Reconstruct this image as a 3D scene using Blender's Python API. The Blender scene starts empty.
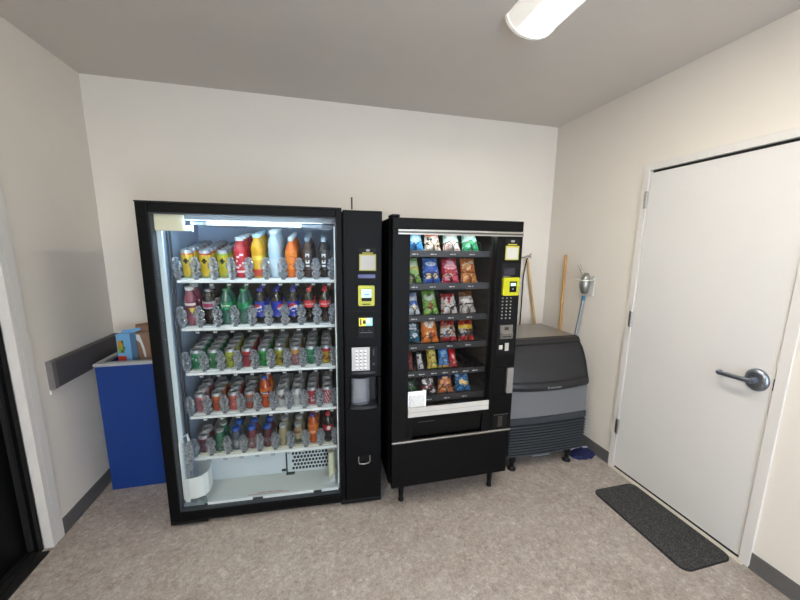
import bpy, bmesh, math, random
from mathutils import Matrix, Vector
random.seed(7)
DAY = 40
LAMP = 84
C = bpy.context.scene.collection
PI = math.pi

# ------------------------------------------------------------------ materials
def lin(c):
    return tuple((x / 12.92 if x <= .04045 else ((x + .055) / 1.055) ** 2.4) for x in c)
def hexc(h):
    return lin(tuple(int(h[i:i + 2], 16) / 255 for i in (0, 2, 4)))
MATS = {}
def mat(name, h, rough=.5, metal=0, spec=.5, emit=0, noise=0, scale=20, bump=0, coat=0, alpha=1):
    """Principled surface with a procedural noise variation of its colour and, if asked, a bump."""
    if name in MATS: return MATS[name]
    m = bpy.data.materials.new(name); m.use_nodes = True
    nt = m.node_tree; b = nt.nodes['Principled BSDF']
    c = hexc(h) if isinstance(h, str) else h
    b.inputs['Base Color'].default_value = (*c, 1)
    b.inputs['Roughness'].default_value = rough
    b.inputs['Metallic'].default_value = metal
    b.inputs['Specular IOR Level'].default_value = spec
    b.inputs['Coat Weight'].default_value = coat
    b.inputs['Alpha'].default_value = alpha
    if emit:
        b.inputs['Emission Color'].default_value = (*c, 1); b.inputs['Emission Strength'].default_value = emit
    if noise or bump:
        tc = nt.nodes.new('ShaderNodeTexCoord'); n = nt.nodes.new('ShaderNodeTexNoise')
        n.inputs['Scale'].default_value = scale; n.inputs['Detail'].default_value = 4
        nt.links.new(tc.outputs['Object'], n.inputs['Vector'])
        if noise:
            r = nt.nodes.new('ShaderNodeMapRange')
            r.inputs['To Min'].default_value = 1 - noise; r.inputs['To Max'].default_value = 1 + noise
            r.inputs['From Min'].default_value = .3; r.inputs['From Max'].default_value = .7
            nt.links.new(n.outputs['Fac'], r.inputs['Value'])
            x = nt.nodes.new('ShaderNodeVectorMath'); x.operation = 'SCALE'
            x.inputs[0].default_value = c; nt.links.new(r.outputs[0], x.inputs['Scale'])
            nt.links.new(x.outputs[0], b.inputs['Base Color'])
        if bump:
            bp = nt.nodes.new('ShaderNodeBump'); bp.inputs['Strength'].default_value = bump; bp.inputs['Distance'].default_value = .01
            nt.links.new(n.outputs['Fac'], bp.inputs['Height']); nt.links.new(bp.outputs[0], b.inputs['Normal'])
    MATS[name] = m
    return m

def glass_mat(name, tint=(1, 1, 1), refl=1.0, haze=0, rough=0.0):
    """Thin clear sheet: transparent, with a Fresnel reflection and a little haze."""
    if name in MATS: return MATS[name]
    m = bpy.data.materials.new(name); m.use_nodes = True
    nt = m.node_tree; nt.nodes.clear()
    out = nt.nodes.new('ShaderNodeOutputMaterial')
    t = nt.nodes.new('ShaderNodeBsdfTransparent'); t.inputs[0].default_value = (*tint, 1)
    g = nt.nodes.new('ShaderNodeBsdfGlossy'); g.inputs['Roughness'].default_value = rough
    f = nt.nodes.new('ShaderNodeFresnel'); f.inputs[0].default_value = 1.45
    mu = nt.nodes.new('ShaderNodeMath'); mu.operation = 'MULTIPLY'; mu.inputs[1].default_value = refl
    nt.links.new(f.outputs[0], mu.inputs[0])
    mx = nt.nodes.new('ShaderNodeMixShader'); nt.links.new(mu.outputs[0], mx.inputs[0])
    base = t.outputs[0]
    if haze:
        d = nt.nodes.new('ShaderNodeBsdfDiffuse'); d.inputs[0].default_value = (.75, .78, .82, 1)
        hz = nt.nodes.new('ShaderNodeMixShader'); hz.inputs[0].default_value = haze
        nt.links.new(t.outputs[0], hz.inputs[1]); nt.links.new(d.outputs[0], hz.inputs[2]); base = hz.outputs[0]
    nt.links.new(base, mx.inputs[1]); nt.links.new(g.outputs[0], mx.inputs[2])
    nt.links.new(mx.outputs[0], out.inputs[0])
    MATS[name] = m
    return m

# ------------------------------------------------------------------ mesh builder
class B:
    def __init__(s): s.v = []; s.f = []; s.m = []; s.sm = []
    def add(s, vs, fs, mi=0, smooth=False):
        o = len(s.v); s.v += [tuple(p) for p in vs]
        for k, f in enumerate(fs):
            s.f.append([i + o for i in f]); s.m.append(mi[k] if isinstance(mi, list) else mi); s.sm.append(smooth)
        return s
    def box(s, x0, y0, z0, x1, y1, z1, mi=0):
        v = [(x, y, z) for z in (z0, z1) for y in (y0, y1) for x in (x0, x1)]
        return s.add(v, [(0, 2, 3, 1), (4, 5, 7, 6), (0, 1, 5, 4), (2, 6, 7, 3), (0, 4, 6, 2), (1, 3, 7, 5)], mi)
    def prism(s, poly, axis, a, b, mi=0, smooth=False):
        """poly in the two other axes, in order, extruded along axis from a to b."""
        def P(p, t):
            return {'x': (t, p[0], p[1]), 'y': (p[0], t, p[1]), 'z': (p[0], p[1], t)}[axis]
        n = len(poly); v = [P(p, a) for p in poly] + [P(p, b) for p in poly]
        s.add(v, [(i, (i + 1) % n, n + (i + 1) % n, n + i) for i in range(n)], mi, smooth)
        return s.add(v, [list(range(n))[::-1], [n + i for i in range(n)]], mi)
    def lathe(s, prof, seg=24, paint=None, mi=0, c=(0, 0, 0), smooth=True):
        """prof: (radius, z) from bottom to top; angle 0 faces -y."""
        v = []; fs = []; ms = []
        for r, z in prof:
            for k in range(seg):
                a = 2 * PI * k / seg
                v.append((c[0] + r * math.sin(a), c[1] - r * math.cos(a), c[2] + z))
        for i in range(len(prof) - 1):
            for k in range(seg):
                k2 = (k + 1) % seg
                fs.append((i * seg + k, i * seg + k2, (i + 1) * seg + k2, (i + 1) * seg + k))
                a = 2 * PI * (k + .5) / seg
                if a > PI: a -= 2 * PI
                ms.append(paint(a, (prof[i][1] + prof[i + 1][1]) / 2) if paint else mi)
        s.add(v, fs, ms, smooth)
        n = len(prof) - 1
        s.add([v[k] for k in range(seg)], [list(range(seg))[::-1]], ms[0])
        s.add([v[n * seg + k] for k in range(seg)], [list(range(seg))], ms[-1])
        return s
    def tube(s, pts, r, seg=10, mi=0, r2=None, caps=True):
        pts = [Vector(p) for p in pts]; n = len(pts); v = []; prev = None
        for i, p in enumerate(pts):
            d = (pts[min(i + 1, n - 1)] - pts[max(i - 1, 0)]).normalized()
            if prev is None:
                prev = d.orthogonal().normalized()
            u = (prev - d * prev.dot(d)).normalized(); prev = u; w = d.cross(u)
            rr = r if r2 is None else r + (r2 - r) * i / (n - 1)
            for k in range(seg):
                a = 2 * PI * k / seg; v.append(p + u * rr * math.cos(a) + w * rr * math.sin(a))
        fs = [(i * seg + k, i * seg + (k + 1) % seg, (i + 1) * seg + (k + 1) % seg, (i + 1) * seg + k) for i in range(n - 1) for k in range(seg)]
        s.add(v, fs, mi, True)
        if caps:
            s.add(v[:seg], [list(range(seg))[::-1]], mi); s.add(v[-seg:], [list(range(seg))], mi)
        return s
    def xf(s, M):
        s.v = [tuple(M @ Vector(p)) for p in s.v]; return s
    def mesh(s, name, mats):
        me = bpy.data.meshes.new(name); me.from_pydata(s.v, [], s.f)
        for m in (mats if isinstance(mats, (list, tuple)) else [mats]): me.materials.append(m)
        me.polygons.foreach_set('material_index', s.m); me.polygons.foreach_set('use_smooth', s.sm)
        bm = bmesh.new(); bm.from_mesh(me); bmesh.ops.recalc_face_normals(bm, faces=bm.faces); bm.to_mesh(me); bm.free()
        me.update(); return me

def obj(name, b, mats, parent=None, bevel=0, loc=None):
    me = b if isinstance(b, bpy.types.Mesh) else b.mesh(name, mats)
    o = bpy.data.objects.new(name, me); C.objects.link(o)
    if parent: o.parent = parent
    if loc: o.location = loc
    if bevel:
        md = o.modifiers.new('edge', 'BEVEL'); md.width = bevel; md.segments = 2; md.limit_method = 'ANGLE'; md.angle_limit = .7
    return o
def tag(o, label, cat, group=None):
    o['label'] = label; o['category'] = cat
    if group: o['group'] = group
    return o
def thing(name, label, cat, loc=(0, 0, 0), rot=(0, 0, 0), group=None):
    o = bpy.data.objects.new(name, None); C.objects.link(o)
    o.empty_display_size = .05; o.location = loc; o.rotation_euler = rot
    return tag(o, label, cat, group)
def struct(name, b, mats, parent=None, bevel=0):
    o = obj(name, b, mats, parent, bevel)
    if not parent: o['kind'] = 'structure'
    return o
def text(s, size, mi=0, stretch=1):
    """Flat lettering facing -y, centred on the origin, as a builder."""
    cu = bpy.data.curves.new('lettering', 'FONT'); cu.body = s; cu.size = size; cu.align_x = 'CENTER'; cu.align_y = 'CENTER'
    o = bpy.data.objects.new('lettering', cu); C.objects.link(o)
    me = o.to_mesh(); b = B()
    b.add([(p.co.x * stretch, 0, p.co.y) for p in me.vertices], [list(f.vertices) for f in me.polygons], mi)
    o.to_mesh_clear(); bpy.data.objects.remove(o); bpy.data.curves.remove(cu)
    return b
def wrap(b, r, z, a0=0, c=(0, 0, 0)):
    b.v = [(c[0] + r * math.sin(x / r + a0), c[1] - r * math.cos(x / r + a0), c[2] + z + q) for x, y, q in b.v]; return b
def copy_tree(o):
    c = o.copy(); C.objects.link(c)
    for ch in list(o.children):
        d = ch.copy(); C.objects.link(d); d.parent = c
        for g in list(ch.children):
            e = g.copy(); C.objects.link(e); e.parent = d
    return c
def rrect(x0, z0, x1, z1, r, n=5):
    out = []
    for cx, cz, a in ((x1 - r, z1 - r, 0), (x0 + r, z1 - r, 90), (x0 + r, z0 + r, 180), (x1 - r, z0 + r, 270)):
        for k in range(n + 1):
            t = math.radians(a + 90 * k / n); out.append((cx + r * math.cos(t), cz + r * math.sin(t)))
    return out

# ------------------------------------------------------------------ room
L, R, D, H = 1.4392, 2.1457, 2.8775, 2.7037
F = -1.7                                     # wall behind the camera
wall_m = mat('wall_paint', 'dfd8cd', .75, noise=.015, scale=3, bump=.02)
ceil_m = mat('ceiling_paint', 'cfc9c1', .8, noise=.015, scale=3)
white_m = mat('white_trim', 'd4d1cc', .45)
door_m = mat('white_door', 'dad7d3', .38, noise=.01, scale=4)
base_m = mat('grey_vinyl_base', '5c5a59', .6)

def floor_mat():
    m = bpy.data.materials.new('mottled_vinyl'); m.use_nodes = True; nt = m.node_tree; b = nt.nodes['Principled BSDF']
    tc = nt.nodes.new('ShaderNodeTexCoord')
    def noise(sc, det=5, dist=0, rough=.6):
        n = nt.nodes.new('ShaderNodeTexNoise'); n.inputs['Scale'].default_value = sc; n.inputs['Detail'].default_value = det
        n.inputs['Distortion'].default_value = dist; n.inputs['Roughness'].default_value = rough
        nt.links.new(tc.outputs['Object'], n.inputs['Vector']); return n
    def ramp(src, stops):
        r = nt.nodes.new('ShaderNodeValToRGB'); e = r.color_ramp.elements
        e[0].position, e[0].color = stops[0][0], (*hexc(stops[0][1]), 1)
        e[1].position, e[1].color = stops[-1][0], (*hexc(stops[-1][1]), 1)
        for p, c in stops[1:-1]:
            q = e.new(p); q.color = (*hexc(c), 1)
        nt.links.new(src, r.inputs[0]); return r
    a = ramp(noise(40, 8, 1.0, .75).outputs['Fac'], [(.3, '7d7570'), (.46, '9b928b'), (.56, 'aaa19a'), (.70, 'cdc4bc')])
    c = ramp(noise(6, 4, .5).outputs['Fac'], [(.32, 'ddd7d4'), (.68, 'ffffff')])
    mx = nt.nodes.new('ShaderNodeMixRGB'); mx.blend_type = 'MULTIPLY'; mx.inputs[0].default_value = .8
    nt.links.new(a.outputs[0], mx.inputs[1]); nt.links.new(c.outputs[0], mx.inputs[2])
    fl = ramp(noise(90, 4, 3.0, .65).outputs['Fac'], [(.57, '000000'), (.66, 'ffffff')])
    m2 = nt.nodes.new('ShaderNodeMixRGB'); m2.inputs[2].default_value = (*hexc('cbc2b6'), 1)
    sc = nt.nodes.new('ShaderNodeMath'); sc.operation = 'MULTIPLY'; sc.inputs[1].default_value = .75
    nt.links.new(fl.outputs[0], sc.inputs[0]); nt.links.new(sc.outputs[0], m2.inputs[0]); nt.links.new(mx.outputs[0], m2.inputs[1])
    dk = ramp(noise(60, 4, 2.0, .65).outputs['Color'], [(.62, '000000'), (.72, 'ffffff')])
    s2 = nt.nodes.new('ShaderNodeMath'); s2.operation = 'MULTIPLY'; s2.inputs[1].default_value = .6
    m3 = nt.nodes.new('ShaderNodeMixRGB'); m3.inputs[2].default_value = (*hexc('6b6058'), 1)
    nt.links.new(dk.outputs[0], s2.inputs[0]); nt.links.new(s2.outputs[0], m3.inputs[0]); nt.links.new(m2.outputs[0], m3.inputs[1])
    nt.links.new(m3.outputs[0], b.inputs['Base Color'])
    b.inputs['Roughness'].default_value = .42; b.inputs['Specular IOR Level'].default_value = .35
    return m
struct('floor', B().box(-L - .3, F - .1, -.06, R + .2, D + .1, 0), floor_mat())
struct('ceiling', B().box(-L - .3, F - .1, H, R + .2, D + .1, H + .06), ceil_m)
struct('wall_back', B().box(-L - .3, D, 0, R + .2, D + .1, H), wall_m)
DY0, DY1, DZ = 1.091, 1.895, 2.133           # door on the east wall
OY0, OY1, OZ = DY0 - .012, DY1 + .012, DZ + .012
struct('wall_right', B().box(R, OY1, 0, R + .12, D, H).box(R, F, 0, R + .12, OY0, H).box(R, OY0, OZ, R + .12, OY1, H), wall_m)
LY0, LY1, LZ = 1.02, 2.03, 2.13              # door on the west wall
WX0, WX1, WZ0, WZ1 = -1.1, 1.8, 2.08, 2.58      # unseen clerestory window, added to bring in daylight
struct('wall_left', B().box(-L - .14, LY1 + .03, 0, -L, D, H).box(-L - .14, F, 0, -L, LY0 - .03, H).box(-L - .14, LY0 - .03, LZ + .03, -L, LY1 + .03, H), wall_m)
VX0, VX1 = .38, 1.28                         # unseen tall window, added for low daylight
struct('wall_front', B().box(-L - .14, F - .1, 0, VX0, F, WZ0).box(VX1, F - .1, 0, R + .12, F, WZ0).box(VX0, F - .1, 0, VX1, F, .06).box(VX0, F - .1, 1.98, VX1, F, WZ0).box(-L - .14, F - .1, WZ1, R + .12, F, H).box(-L - .14, F - .1, WZ0, WX0, F, WZ1).box(WX1, F - .1, WZ0, R + .12, F, WZ1), wall_m)
w = struct('added_window_1', B().box(WX0, F - .08, WZ0, WX0 + .04, F - .03, WZ1).box(WX1 - .04, F - .08, WZ0, WX1, F - .03, WZ1).box(WX0 + .04, F - .08, WZ0, WX1 - .04, F - .03, WZ0 + .04).box(WX0 + .04, F - .08, WZ1 - .04, WX1 - .04, F - .03, WZ1), white_m)
obj('added_window_pane', B().box(WX0 + .04, F - .058, WZ0 + .04, WX1 - .04, F - .054, WZ1 - .04), glass_mat('window_glass'), w)

w2 = struct('added_window_2', B().box(VX0, F - .08, .06, VX0 + .04, F - .03, 1.98).box(VX1 - .04, F - .08, .06, VX1, F - .03, 1.98).box(VX0 + .04, F - .08, .06, VX1 - .04, F - .03, .10).box(VX0 + .04, F - .08, 1.94, VX1 - .04, F - .03, 1.98), white_m)
obj('added_window_pane', B().box(VX0 + .04, F - .058, .10, VX1 - .04, F - .054, 1.94), glass_mat('window_glass'), w2)

# baseboards
BH = .089
def base_prof(b, poly_axis, *a): return b
struct('baseboard_left', B().box(-L, LY1 + .086, 0, -L + .006, D, BH).box(-L, LY1 + .086, 0, -L + .014, D, .012), base_m)
struct('baseboard_back', B().box(-L + .014, D - .006, 0, R - .014, D, BH).box(-L + .014, D - .014, 0, R - .014, D, .012), base_m)
struct('baseboard_right', B().box(R - .006, DY1 + .05, 0, R, D - .014, BH).box(R - .014, DY1 + .05, 0, R, D - .014, .012), base_m)
struct('baseboard_front', B().box(R - .006, F, 0, R, DY0 - .05, BH).box(R - .014, F, 0, R, DY0 - .05, .012), base_m)

# white door (hinged on the far jamb) with steel frame
tr = .012
struct('trim_1', B().box(R - tr, DY1 + .004, 0, R + .10, DY1 + .05, DZ + .05).box(R - tr, DY0 - .05, 0, R + .10, DY0 - .004, DZ + .05).box(R - tr, DY0 - .004, DZ + .006, R + .10, DY1 + .004, DZ + .05), mat('door_frame_paint', 'd9d5cf', .45), bevel=.002)
struct('trim_2', B().box(R - .03, DY0 - .03, 0, R + .10, DY1 + .03, .007), mat('pale_threshold', 'cfc7b8', .5))
d1 = struct('door_1', B().box(R - .004, DY0, .022, R + .04, DY1, DZ - .011), door_m, bevel=.0015)
steel = mat('brushed_steel', 'a9a7a4', .32, 1)
dsteel = mat('dark_satin_chrome', '9298a2', .34, 1)
for z in (1.954, 1.148, .335):
    hb = B().box(R - tr - .003, DY1 + .003, z - .055, R - tr + .0, DY1 + .022, z + .055)
    for k in range(5):
        hb.tube([(R - tr - .006, DY1 + .001, z - .055 + .0222 * k), (R - tr - .006, DY1 + .001, z - .055 + .0222 * k + .0205)], .007)
    obj('hinge', hb, steel, d1)
hz, hy = .987, 1.157
rose = B().lathe([(.052, 0), (.052, .006), (.044, .016), (.03, .02), (.001, .021)], 32)
rose.xf(Matrix.Translation((R - .004, hy, hz)) @ Matrix.Rotation(-PI / 2, 4, 'Y') @ Matrix.Scale(1.12, 4, (1, 0, 0)))
ro = obj('door_rose', rose, dsteel, d1)
lv = B().tube([(R - .02, hy, hz), (R - .06, hy, hz)], .016, 16).tube([(R - .06, hy - .008, hz), (R - .062, hy + .04, hz - .002), (R - .062, hy + .095, hz - .004), (R - .06, hy + .142, hz - .006)], .0125, 12, r2=.011)
lv.tube([(R - .06, hy + .142, hz - .006), (R - .045, hy + .150, hz - .006), (R - .024, hy + .150, hz - .006)], .009, 12)
obj('door_handle', lv, dsteel, d1)
obj('door_stop', B().box(R + .012, DY0 + .002, DZ - .0105, R + .03, DY1 - .002, DZ + .005), mat('gap_shade_and_strike', '1a1614', .7), d1)  # strip added and darkened to paint in the shade above the door
obj('strike_plate', B().box(R - .0045, DY0 - .0005, .955, R + .002, DY0 + .003, 1.015), mat('gap_shade_and_strike', '1a1614', .7), d1)
obj('door_sweep', B().box(R - .002, DY0 + .003, .008, R + .03, DY1 - .003, .022), mat('black_rubber', '121212', .8), d1)

# black entrance door in the west wall
blk = mat('black_painted_metal', '060607', .5, spec=.15)
struct('trim_3', B().box(-L - .03, LY1, 0, -L + .014, LY1 + .03, LZ).box(-L, LY1 + .03, 0, -L + .014, LY1 + .086, LZ + .08).box(-L, LY0 - .086, 0, -L + .014, LY0 - .03, LZ + .08).box(-L - .03, LY0 - .03, 0, -L + .014, LY0, LZ).box(-L - .03, LY0 - .03, LZ, -L + .014, LY1 + .03, LZ + .03).box(-L, LY0 - .03, LZ + .03, -L + .014, LY1 + .03, LZ + .08), white_m, bevel=.002)
d2 = struct('door_2', B().box(-L - .115, LY0 + .03, .03, -L - .075, LY1 - .03, LZ - .03), blk, bevel=.002)
obj('door_frame', B().box(-L - .14, LY1 - .03, .0, -L - .032, LY1 - .001, LZ - .001).box(-L - .14, LY0 + .001, 0, -L - .032, LY0 + .03, LZ - .001).box(-L - .14, LY0 + .03, LZ - .03, -L - .032, LY1 - .03, LZ - .001), blk, d2)
obj('door_stop', B().box(-L - .07, LY1 - .045, .03, -L - .05, LY1 - .03, LZ - .03), mat('black_seal', '0c0c0d', .7), d2)
pan = B()
for x, w_ in ((-L - .132, .02), (-L - .105, .008), (-L - .09, .008), (-L - .075, .008), (-L - .06, .03)):
    pan.box(x, LY0 + .03, 0, x + w_, LY1 - .03, .016)
pan.box(-L - .14, LY0 + .03, 0, -L + .012, LY1 - .03, .010)
struct('trim_4', pan, mat('black_threshold', '1d1b1a', .5, .3))

# wall bumper rail
rl = thing('bumper_rail', 'dark grey vinyl bumper rail fixed along the side wall above the blue bin', 'rail', (-L, 2.205, .91))
obj('rail_cover', B().prism([(0, -.079), (.022, -.079), (.028, -.07), (.028, .07), (.022, .079), (0, .079)], 'y', .03, D - 2.205), mat('rail_vinyl', '504d4e', .6, noise=.02, scale=40), rl)
obj('end_cap', B().prism([(0, -.081), (.023, -.081), (.03, -.072), (.03, .072), (.023, .081), (0, .081)], 'y', 0, .03), mat('rail_end', '6a6766', .5), rl, bevel=.004)
obj('clip', B().box(0, .0, -.105, .008, .012, -.083), white_m, rl)

# ceiling lights
def ceiling_light(x, y1, label, ln=1.22, lens=None):
    t = thing('ceiling_light', label, 'light', (x, y1, H), group=None)
    n = 18; hw = .134; hh = .084
    arc = [(hw * math.cos(PI + PI * k / n), hh * math.sin(PI + PI * k / n)) for k in range(n + 1)]
    obj('diffuser', B().prism([(-hw * .96, -.001)] + [(a * .965, b * .965) for a, b in arc[1:-1]] + [(hw * .96, -.001)], 'y', -ln + .02, -.02, 0, True), lens or diff_m, t)
    endm = mat('fixture_white', 'f0ece4', .4, emit=.25)  # faint glow stands for lamp light coming through the cap
    for a, b in ((-.018, 0), (-ln, -ln + .018)):
        obj('end_cap', B().prism(arc, 'y', a, b, 0), endm, t, bevel=.004)
    return t
diff_m = bpy.data.materials.new('light_lens'); diff_m.use_nodes = True
nb = diff_m.node_tree.nodes['Principled BSDF']
nb.inputs['Base Color'].default_value = (.9, .87, .8, 1); nb.inputs['Emission Color'].default_value = (1, .95, .87, 1)
_t = diff_m.node_tree; _c = _t.nodes.new('ShaderNodeTexCoord'); _s = _t.nodes.new('ShaderNodeSeparateXYZ'); _a = _t.nodes.new('ShaderNodeMath'); _a.operation = 'ABSOLUTE'
_r = _t.nodes.new('ShaderNodeMapRange'); _r.interpolation_type = 'SMOOTHSTEP'
_r.inputs['From Min'].default_value = .005; _r.inputs['From Max'].default_value = .085; _r.inputs['To Min'].default_value = LAMP; _r.inputs['To Max'].default_value = .45
_t.links.new(_c.outputs['Object'], _s.inputs[0]); _t.links.new(_s.outputs[0], _a.inputs[0]); _t.links.new(_a.outputs[0], _r.inputs['Value']); _t.links.new(_r.outputs[0], nb.inputs['Emission Strength'])
ceiling_light(1.03, 1.655, 'white wraparound ceiling light glowing above the black vending machines')
lens2 = diff_m.copy(); lens2.name = 'light_lens_bright'
for n_ in lens2.node_tree.nodes:
    if n_.type == 'MAP_RANGE': n_.inputs['To Min'].default_value = LAMP * 1.7
ceiling_light(-.95, .25, 'white wraparound ceiling light added out of view for shadow on the side wall', lens=lens2)  # unseen second fixture, added for the shadow line and brighter walls

# ------------------------------------------------------------------ drinks machine
black = mat('black_powder_coat', '070708', .5, spec=.12, noise=.05, scale=200)
black2 = mat('black_gloss_plastic', '070708', .45, spec=.25)
inner = mat('white_liner', 'b0c4e0', .45)
shelf_w = mat('white_shelf_plastic', 'e6e8e6', .4)
shelf_g = mat('grey_shelf_deck', '4c5154', .5)
clear = glass_mat('clear_acrylic', (.80, .83, .86), 1.5, .30, .15)
def speckle(m, scale, lo, hi):
    nt = m.node_tree; hz = [n for n in nt.nodes if n.type == 'MIX_SHADER' and not n.inputs[0].is_linked][0]
    tc = nt.nodes.new('ShaderNodeTexCoord'); v = nt.nodes.new('ShaderNodeTexNoise'); v.inputs['Scale'].default_value = scale; v.inputs['Detail'].default_value = 2; v.inputs['Distortion'].default_value = 1.5
    r = nt.nodes.new('ShaderNodeMapRange'); r.inputs['From Min'].default_value = .42; r.inputs['From Max'].default_value = .62; r.inputs['To Min'].default_value = lo; r.inputs['To Max'].default_value = hi
    nt.links.new(tc.outputs['Object'], v.inputs['Vector']); nt.links.new(v.outputs['Fac'], r.inputs['Value']); nt.links.new(r.outputs[0], hz.inputs[0])
speckle(clear, 90, .03, .45)
pane = glass_mat('cabinet_glass', (.96, .975, .97), .5)
M1X, M1Y, M1A, M1T = -.862, 2.0181, -.0558, .004
MW, MDp, MH = 1.223, .79, 1.832
m1 = thing('drinks_vending_machine', 'tall black glass-front vending machine filled with bottles and cans', 'vending machine', (M1X, M1Y, .0), (0, M1T, M1A))
M1 = Matrix.Translation((M1X, M1Y, 0)) @ Matrix.Rotation(M1A, 4, 'Z') @ Matrix.Rotation(M1T, 4, 'Y')

cab = B().box(.004, .065, .05, .034, MDp, 1.825).box(.034, .065, 1.80, .985, MDp, 1.825).box(.034, .065, .05, .985, MDp, .07)
cab.box(.034, MDp - .03, .07, .985, MDp, 1.80).box(.985, .065, .05, MW - .006, MDp, 1.825)
obj('cabinet', cab, black, m1, bevel=.004)
obj('top_plate', B().prism([(0, .012), (.985, .012), (.985, .75), (0, .75)], 'z', 1.825, 1.835).box(.0, -.004, 1.832, 1.0, .02, 1.838), black2, m1)
obj('base_plinth', B().box(.02, .03, .012, MW - .02, MDp - .02, .05).box(.0, .0, .022, .2, .06, .042).box(.97, .0, .022, MW, .06, .046), black2, m1, bevel=.003)
for x in (.06, MW - .06):
    for y in (.08, MDp - .08):
        obj('leg', B().lathe([(.02, 0), (.02, .006), (.01, .008), (.01, .02)], 16, c=(x, y, -.0 + (.0 if x < .5 else .005))), black2, m1)
# liner
ln = B().box(.034, .065, .08, .046, .70, 1.80).box(.965, .065, .08, .985, .70, 1.80).box(.046, .66, .08, .965, .68, 1.80).box(.046, .065, 1.785, .965, .66, 1.80)
obj('liner', ln, inner, m1)
obj('rear_shade_sheet', B().box(.046, .652, .34, .965, .6595, 1.50), mat('rear_shade_grey', '43484c', .55), m1)  # dark sheet added to stand in for the dim depth behind lower bottles
obj('liner_floor', B().box(.046, .05, .07, .965, .66, .082).box(.16, .065, .082, .90, .075, .094), mat('white_floor_pan', 'dfe3de', .4), m1)
lb = B().box(.046, .30, .082, .965, .312, .335).box(.046, .312, .323, .965, .66, .335)
obj('rear_panel', lb, mat('pale_panel', 'ccd4d8', .45), m1)
vp = obj('vent_panel', B().box(.613, .288, .09, .93, .2995, .33), mat('vent_panel_white', 'c6ced1', .45), m1, bevel=.003)
vh = B()
for r in range(6):
    for k in range(11):
        vh.lathe([(.0085, 0), (.0085, .0012)], 6, c=(0, 0, 0)) if False else None
        cx, cz = .652 + k * .0222 + (r % 2) * .0111, .118 + r * .0275
        pts = [(cx + .0098 * math.cos(PI / 3 * q + PI / 6), cz + .0118 * math.sin(PI / 3 * q + PI / 6)) for q in range(6)]
        vh.prism(pts, 'y', .2868, .2882)
obj('vent_grille', vh, mat('vent_dark', '14181a', .6), vp)
obj('panel_edge', B().box(.604, .285, .10, .613, .2995, .26).box(.575, .283, .105, .604, .2995, .112).box(.604, .27, .082, .66, .2995, .09), mat('dark_bracket', '30393b', .5), m1)
# red warning lettering on the floor pan, too small to read
red = mat('red_print', 'b0554a', .6)
wl = B(); x = .42
for row, (xa, xb) in enumerate(((.40, .64), (.45, .60))):
    x = xa
    while x < xb:
        w_ = random.uniform(.006, .016); wl.box(x, .105 + .014 * row, .0822, x + w_, .1105 + .014 * row, .0826); x += w_ + .004
obj('printed_lettering', wl, red, m1)
# door
dr = B().box(0, 0, .046, .053, .06, 1.832).box(.968, 0, .046, 1.0, .06, 1.832).box(.053, 0, 1.786, .968, .06, 1.832).box(.053, 0, .046, .968, .06, .094)
gd = obj('glass_door', dr, black, m1, bevel=.004)
obj('door_gasket', B().box(.053, .012, .094, .060, .058, 1.786).box(.961, .012, .094, .968, .058, 1.786).box(.060, .012, 1.779, .961, .058, 1.786).box(.060, .012, .094, .961, .058, .101), mat('dark_gasket', '2c3034', .5), gd)
obj('glass_pane', B().box(.060, .030, .101, .961, .034, 1.779), pane, gd)
obj('bright_liner_edge', B().box(.955, .062, .13, .964, .072, 1.74), mat('white_edge_strip', 'e8f0f4', .4, emit=.35), m1)  # liner edge; its brightness is put in as a faint glow
obj('left_jamb', B().box(.047, .062, .13, .082, .074, 1.70), mat('pale_jamb', 'cfdbe0', .4), m1)
# header with lamp
obj('header_panel', B().box(.10, .062, 1.755, .965, .09, 1.786).box(.42, .060, 1.762, .965, .0615, 1.783), mat('grey_header', '8c8e90', .5), m1)
lampm = mat('led_tube', (.72, .88, 1.0), .4, emit=6)
obj('lamp_tube', B().prism([(.115 + .008 * math.cos(a * PI / 6), 1.743 + .008 * math.sin(a * PI / 6)) for a in range(12)], 'x', .285, .775, 0, True), lampm, m1)
for xa, xb in ((.775, .90), (.205, .285)):
    obj('lamp_end', B().box(xa, .105, 1.734, xb, .125, 1.750), mat('lamp_end_grey', '9aa3aa', .4), m1)
obj('lamp_bracket', B().box(.24, .108, 1.724, .95, .12, 1.731).box(.89, .09, 1.724, .955, .125, 1.75), mat('dark_bracket2', '4b5158', .5), m1)
cream = mat('cream_plastic', 'd6cfb4', .5)
obj('motor_cover', B().box(.062, .040, 1.696, .196, .062, 1.780).box(.047, .044, 1.70, .062, .066, 1.762), cream, m1, bevel=.003)
obj('motor_tab', B().box(.196, .05, 1.697, .232, .066, 1.728), shelf_w, m1)
# lift rails on the hinge side, cup and foot
rail = B()
for x, y, r in ((.088, .10, .004), (.098, .085, .003), (.079, .13, .003), (.070, .18, .006)):
    rail.tube([(x, y, .14), (x, y, 1.70)], r, 8)
obj('lift_rail', rail, mat('dark_rail', '3d444a', .4, .5), m1)
cup = B(); n = 14; pts = [(.0, -.02)]
outer = [(.065 + .068 * (1 - math.cos(PI * .5 * k / n)) + .066 * (k / n), .055 + .03 * math.sin(PI * k / n) * -1) for k in range(n + 1)]
prof_cup = []
cw = [(.062, .052), (.10, .040), (.14, .036), (.175, .042), (.198, .062), (.203, .09), (.198, .12)]
v = []; fs = []
for i, (x, y) in enumerate(cw):
    t = i / (len(cw) - 1); top = .272 + .05 * t; bot = .150 + .055 * t * t
    v += [(x, y, bot), (x, y, top), (x, y + .006, top), (x, y + .006, bot)]
for i in range(len(cw) - 1):
    for k in range(4): fs.append((i * 4 + k, i * 4 + (k + 1) % 4, i * 4 + 4 + (k + 1) % 4, i * 4 + 4 + k))
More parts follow.
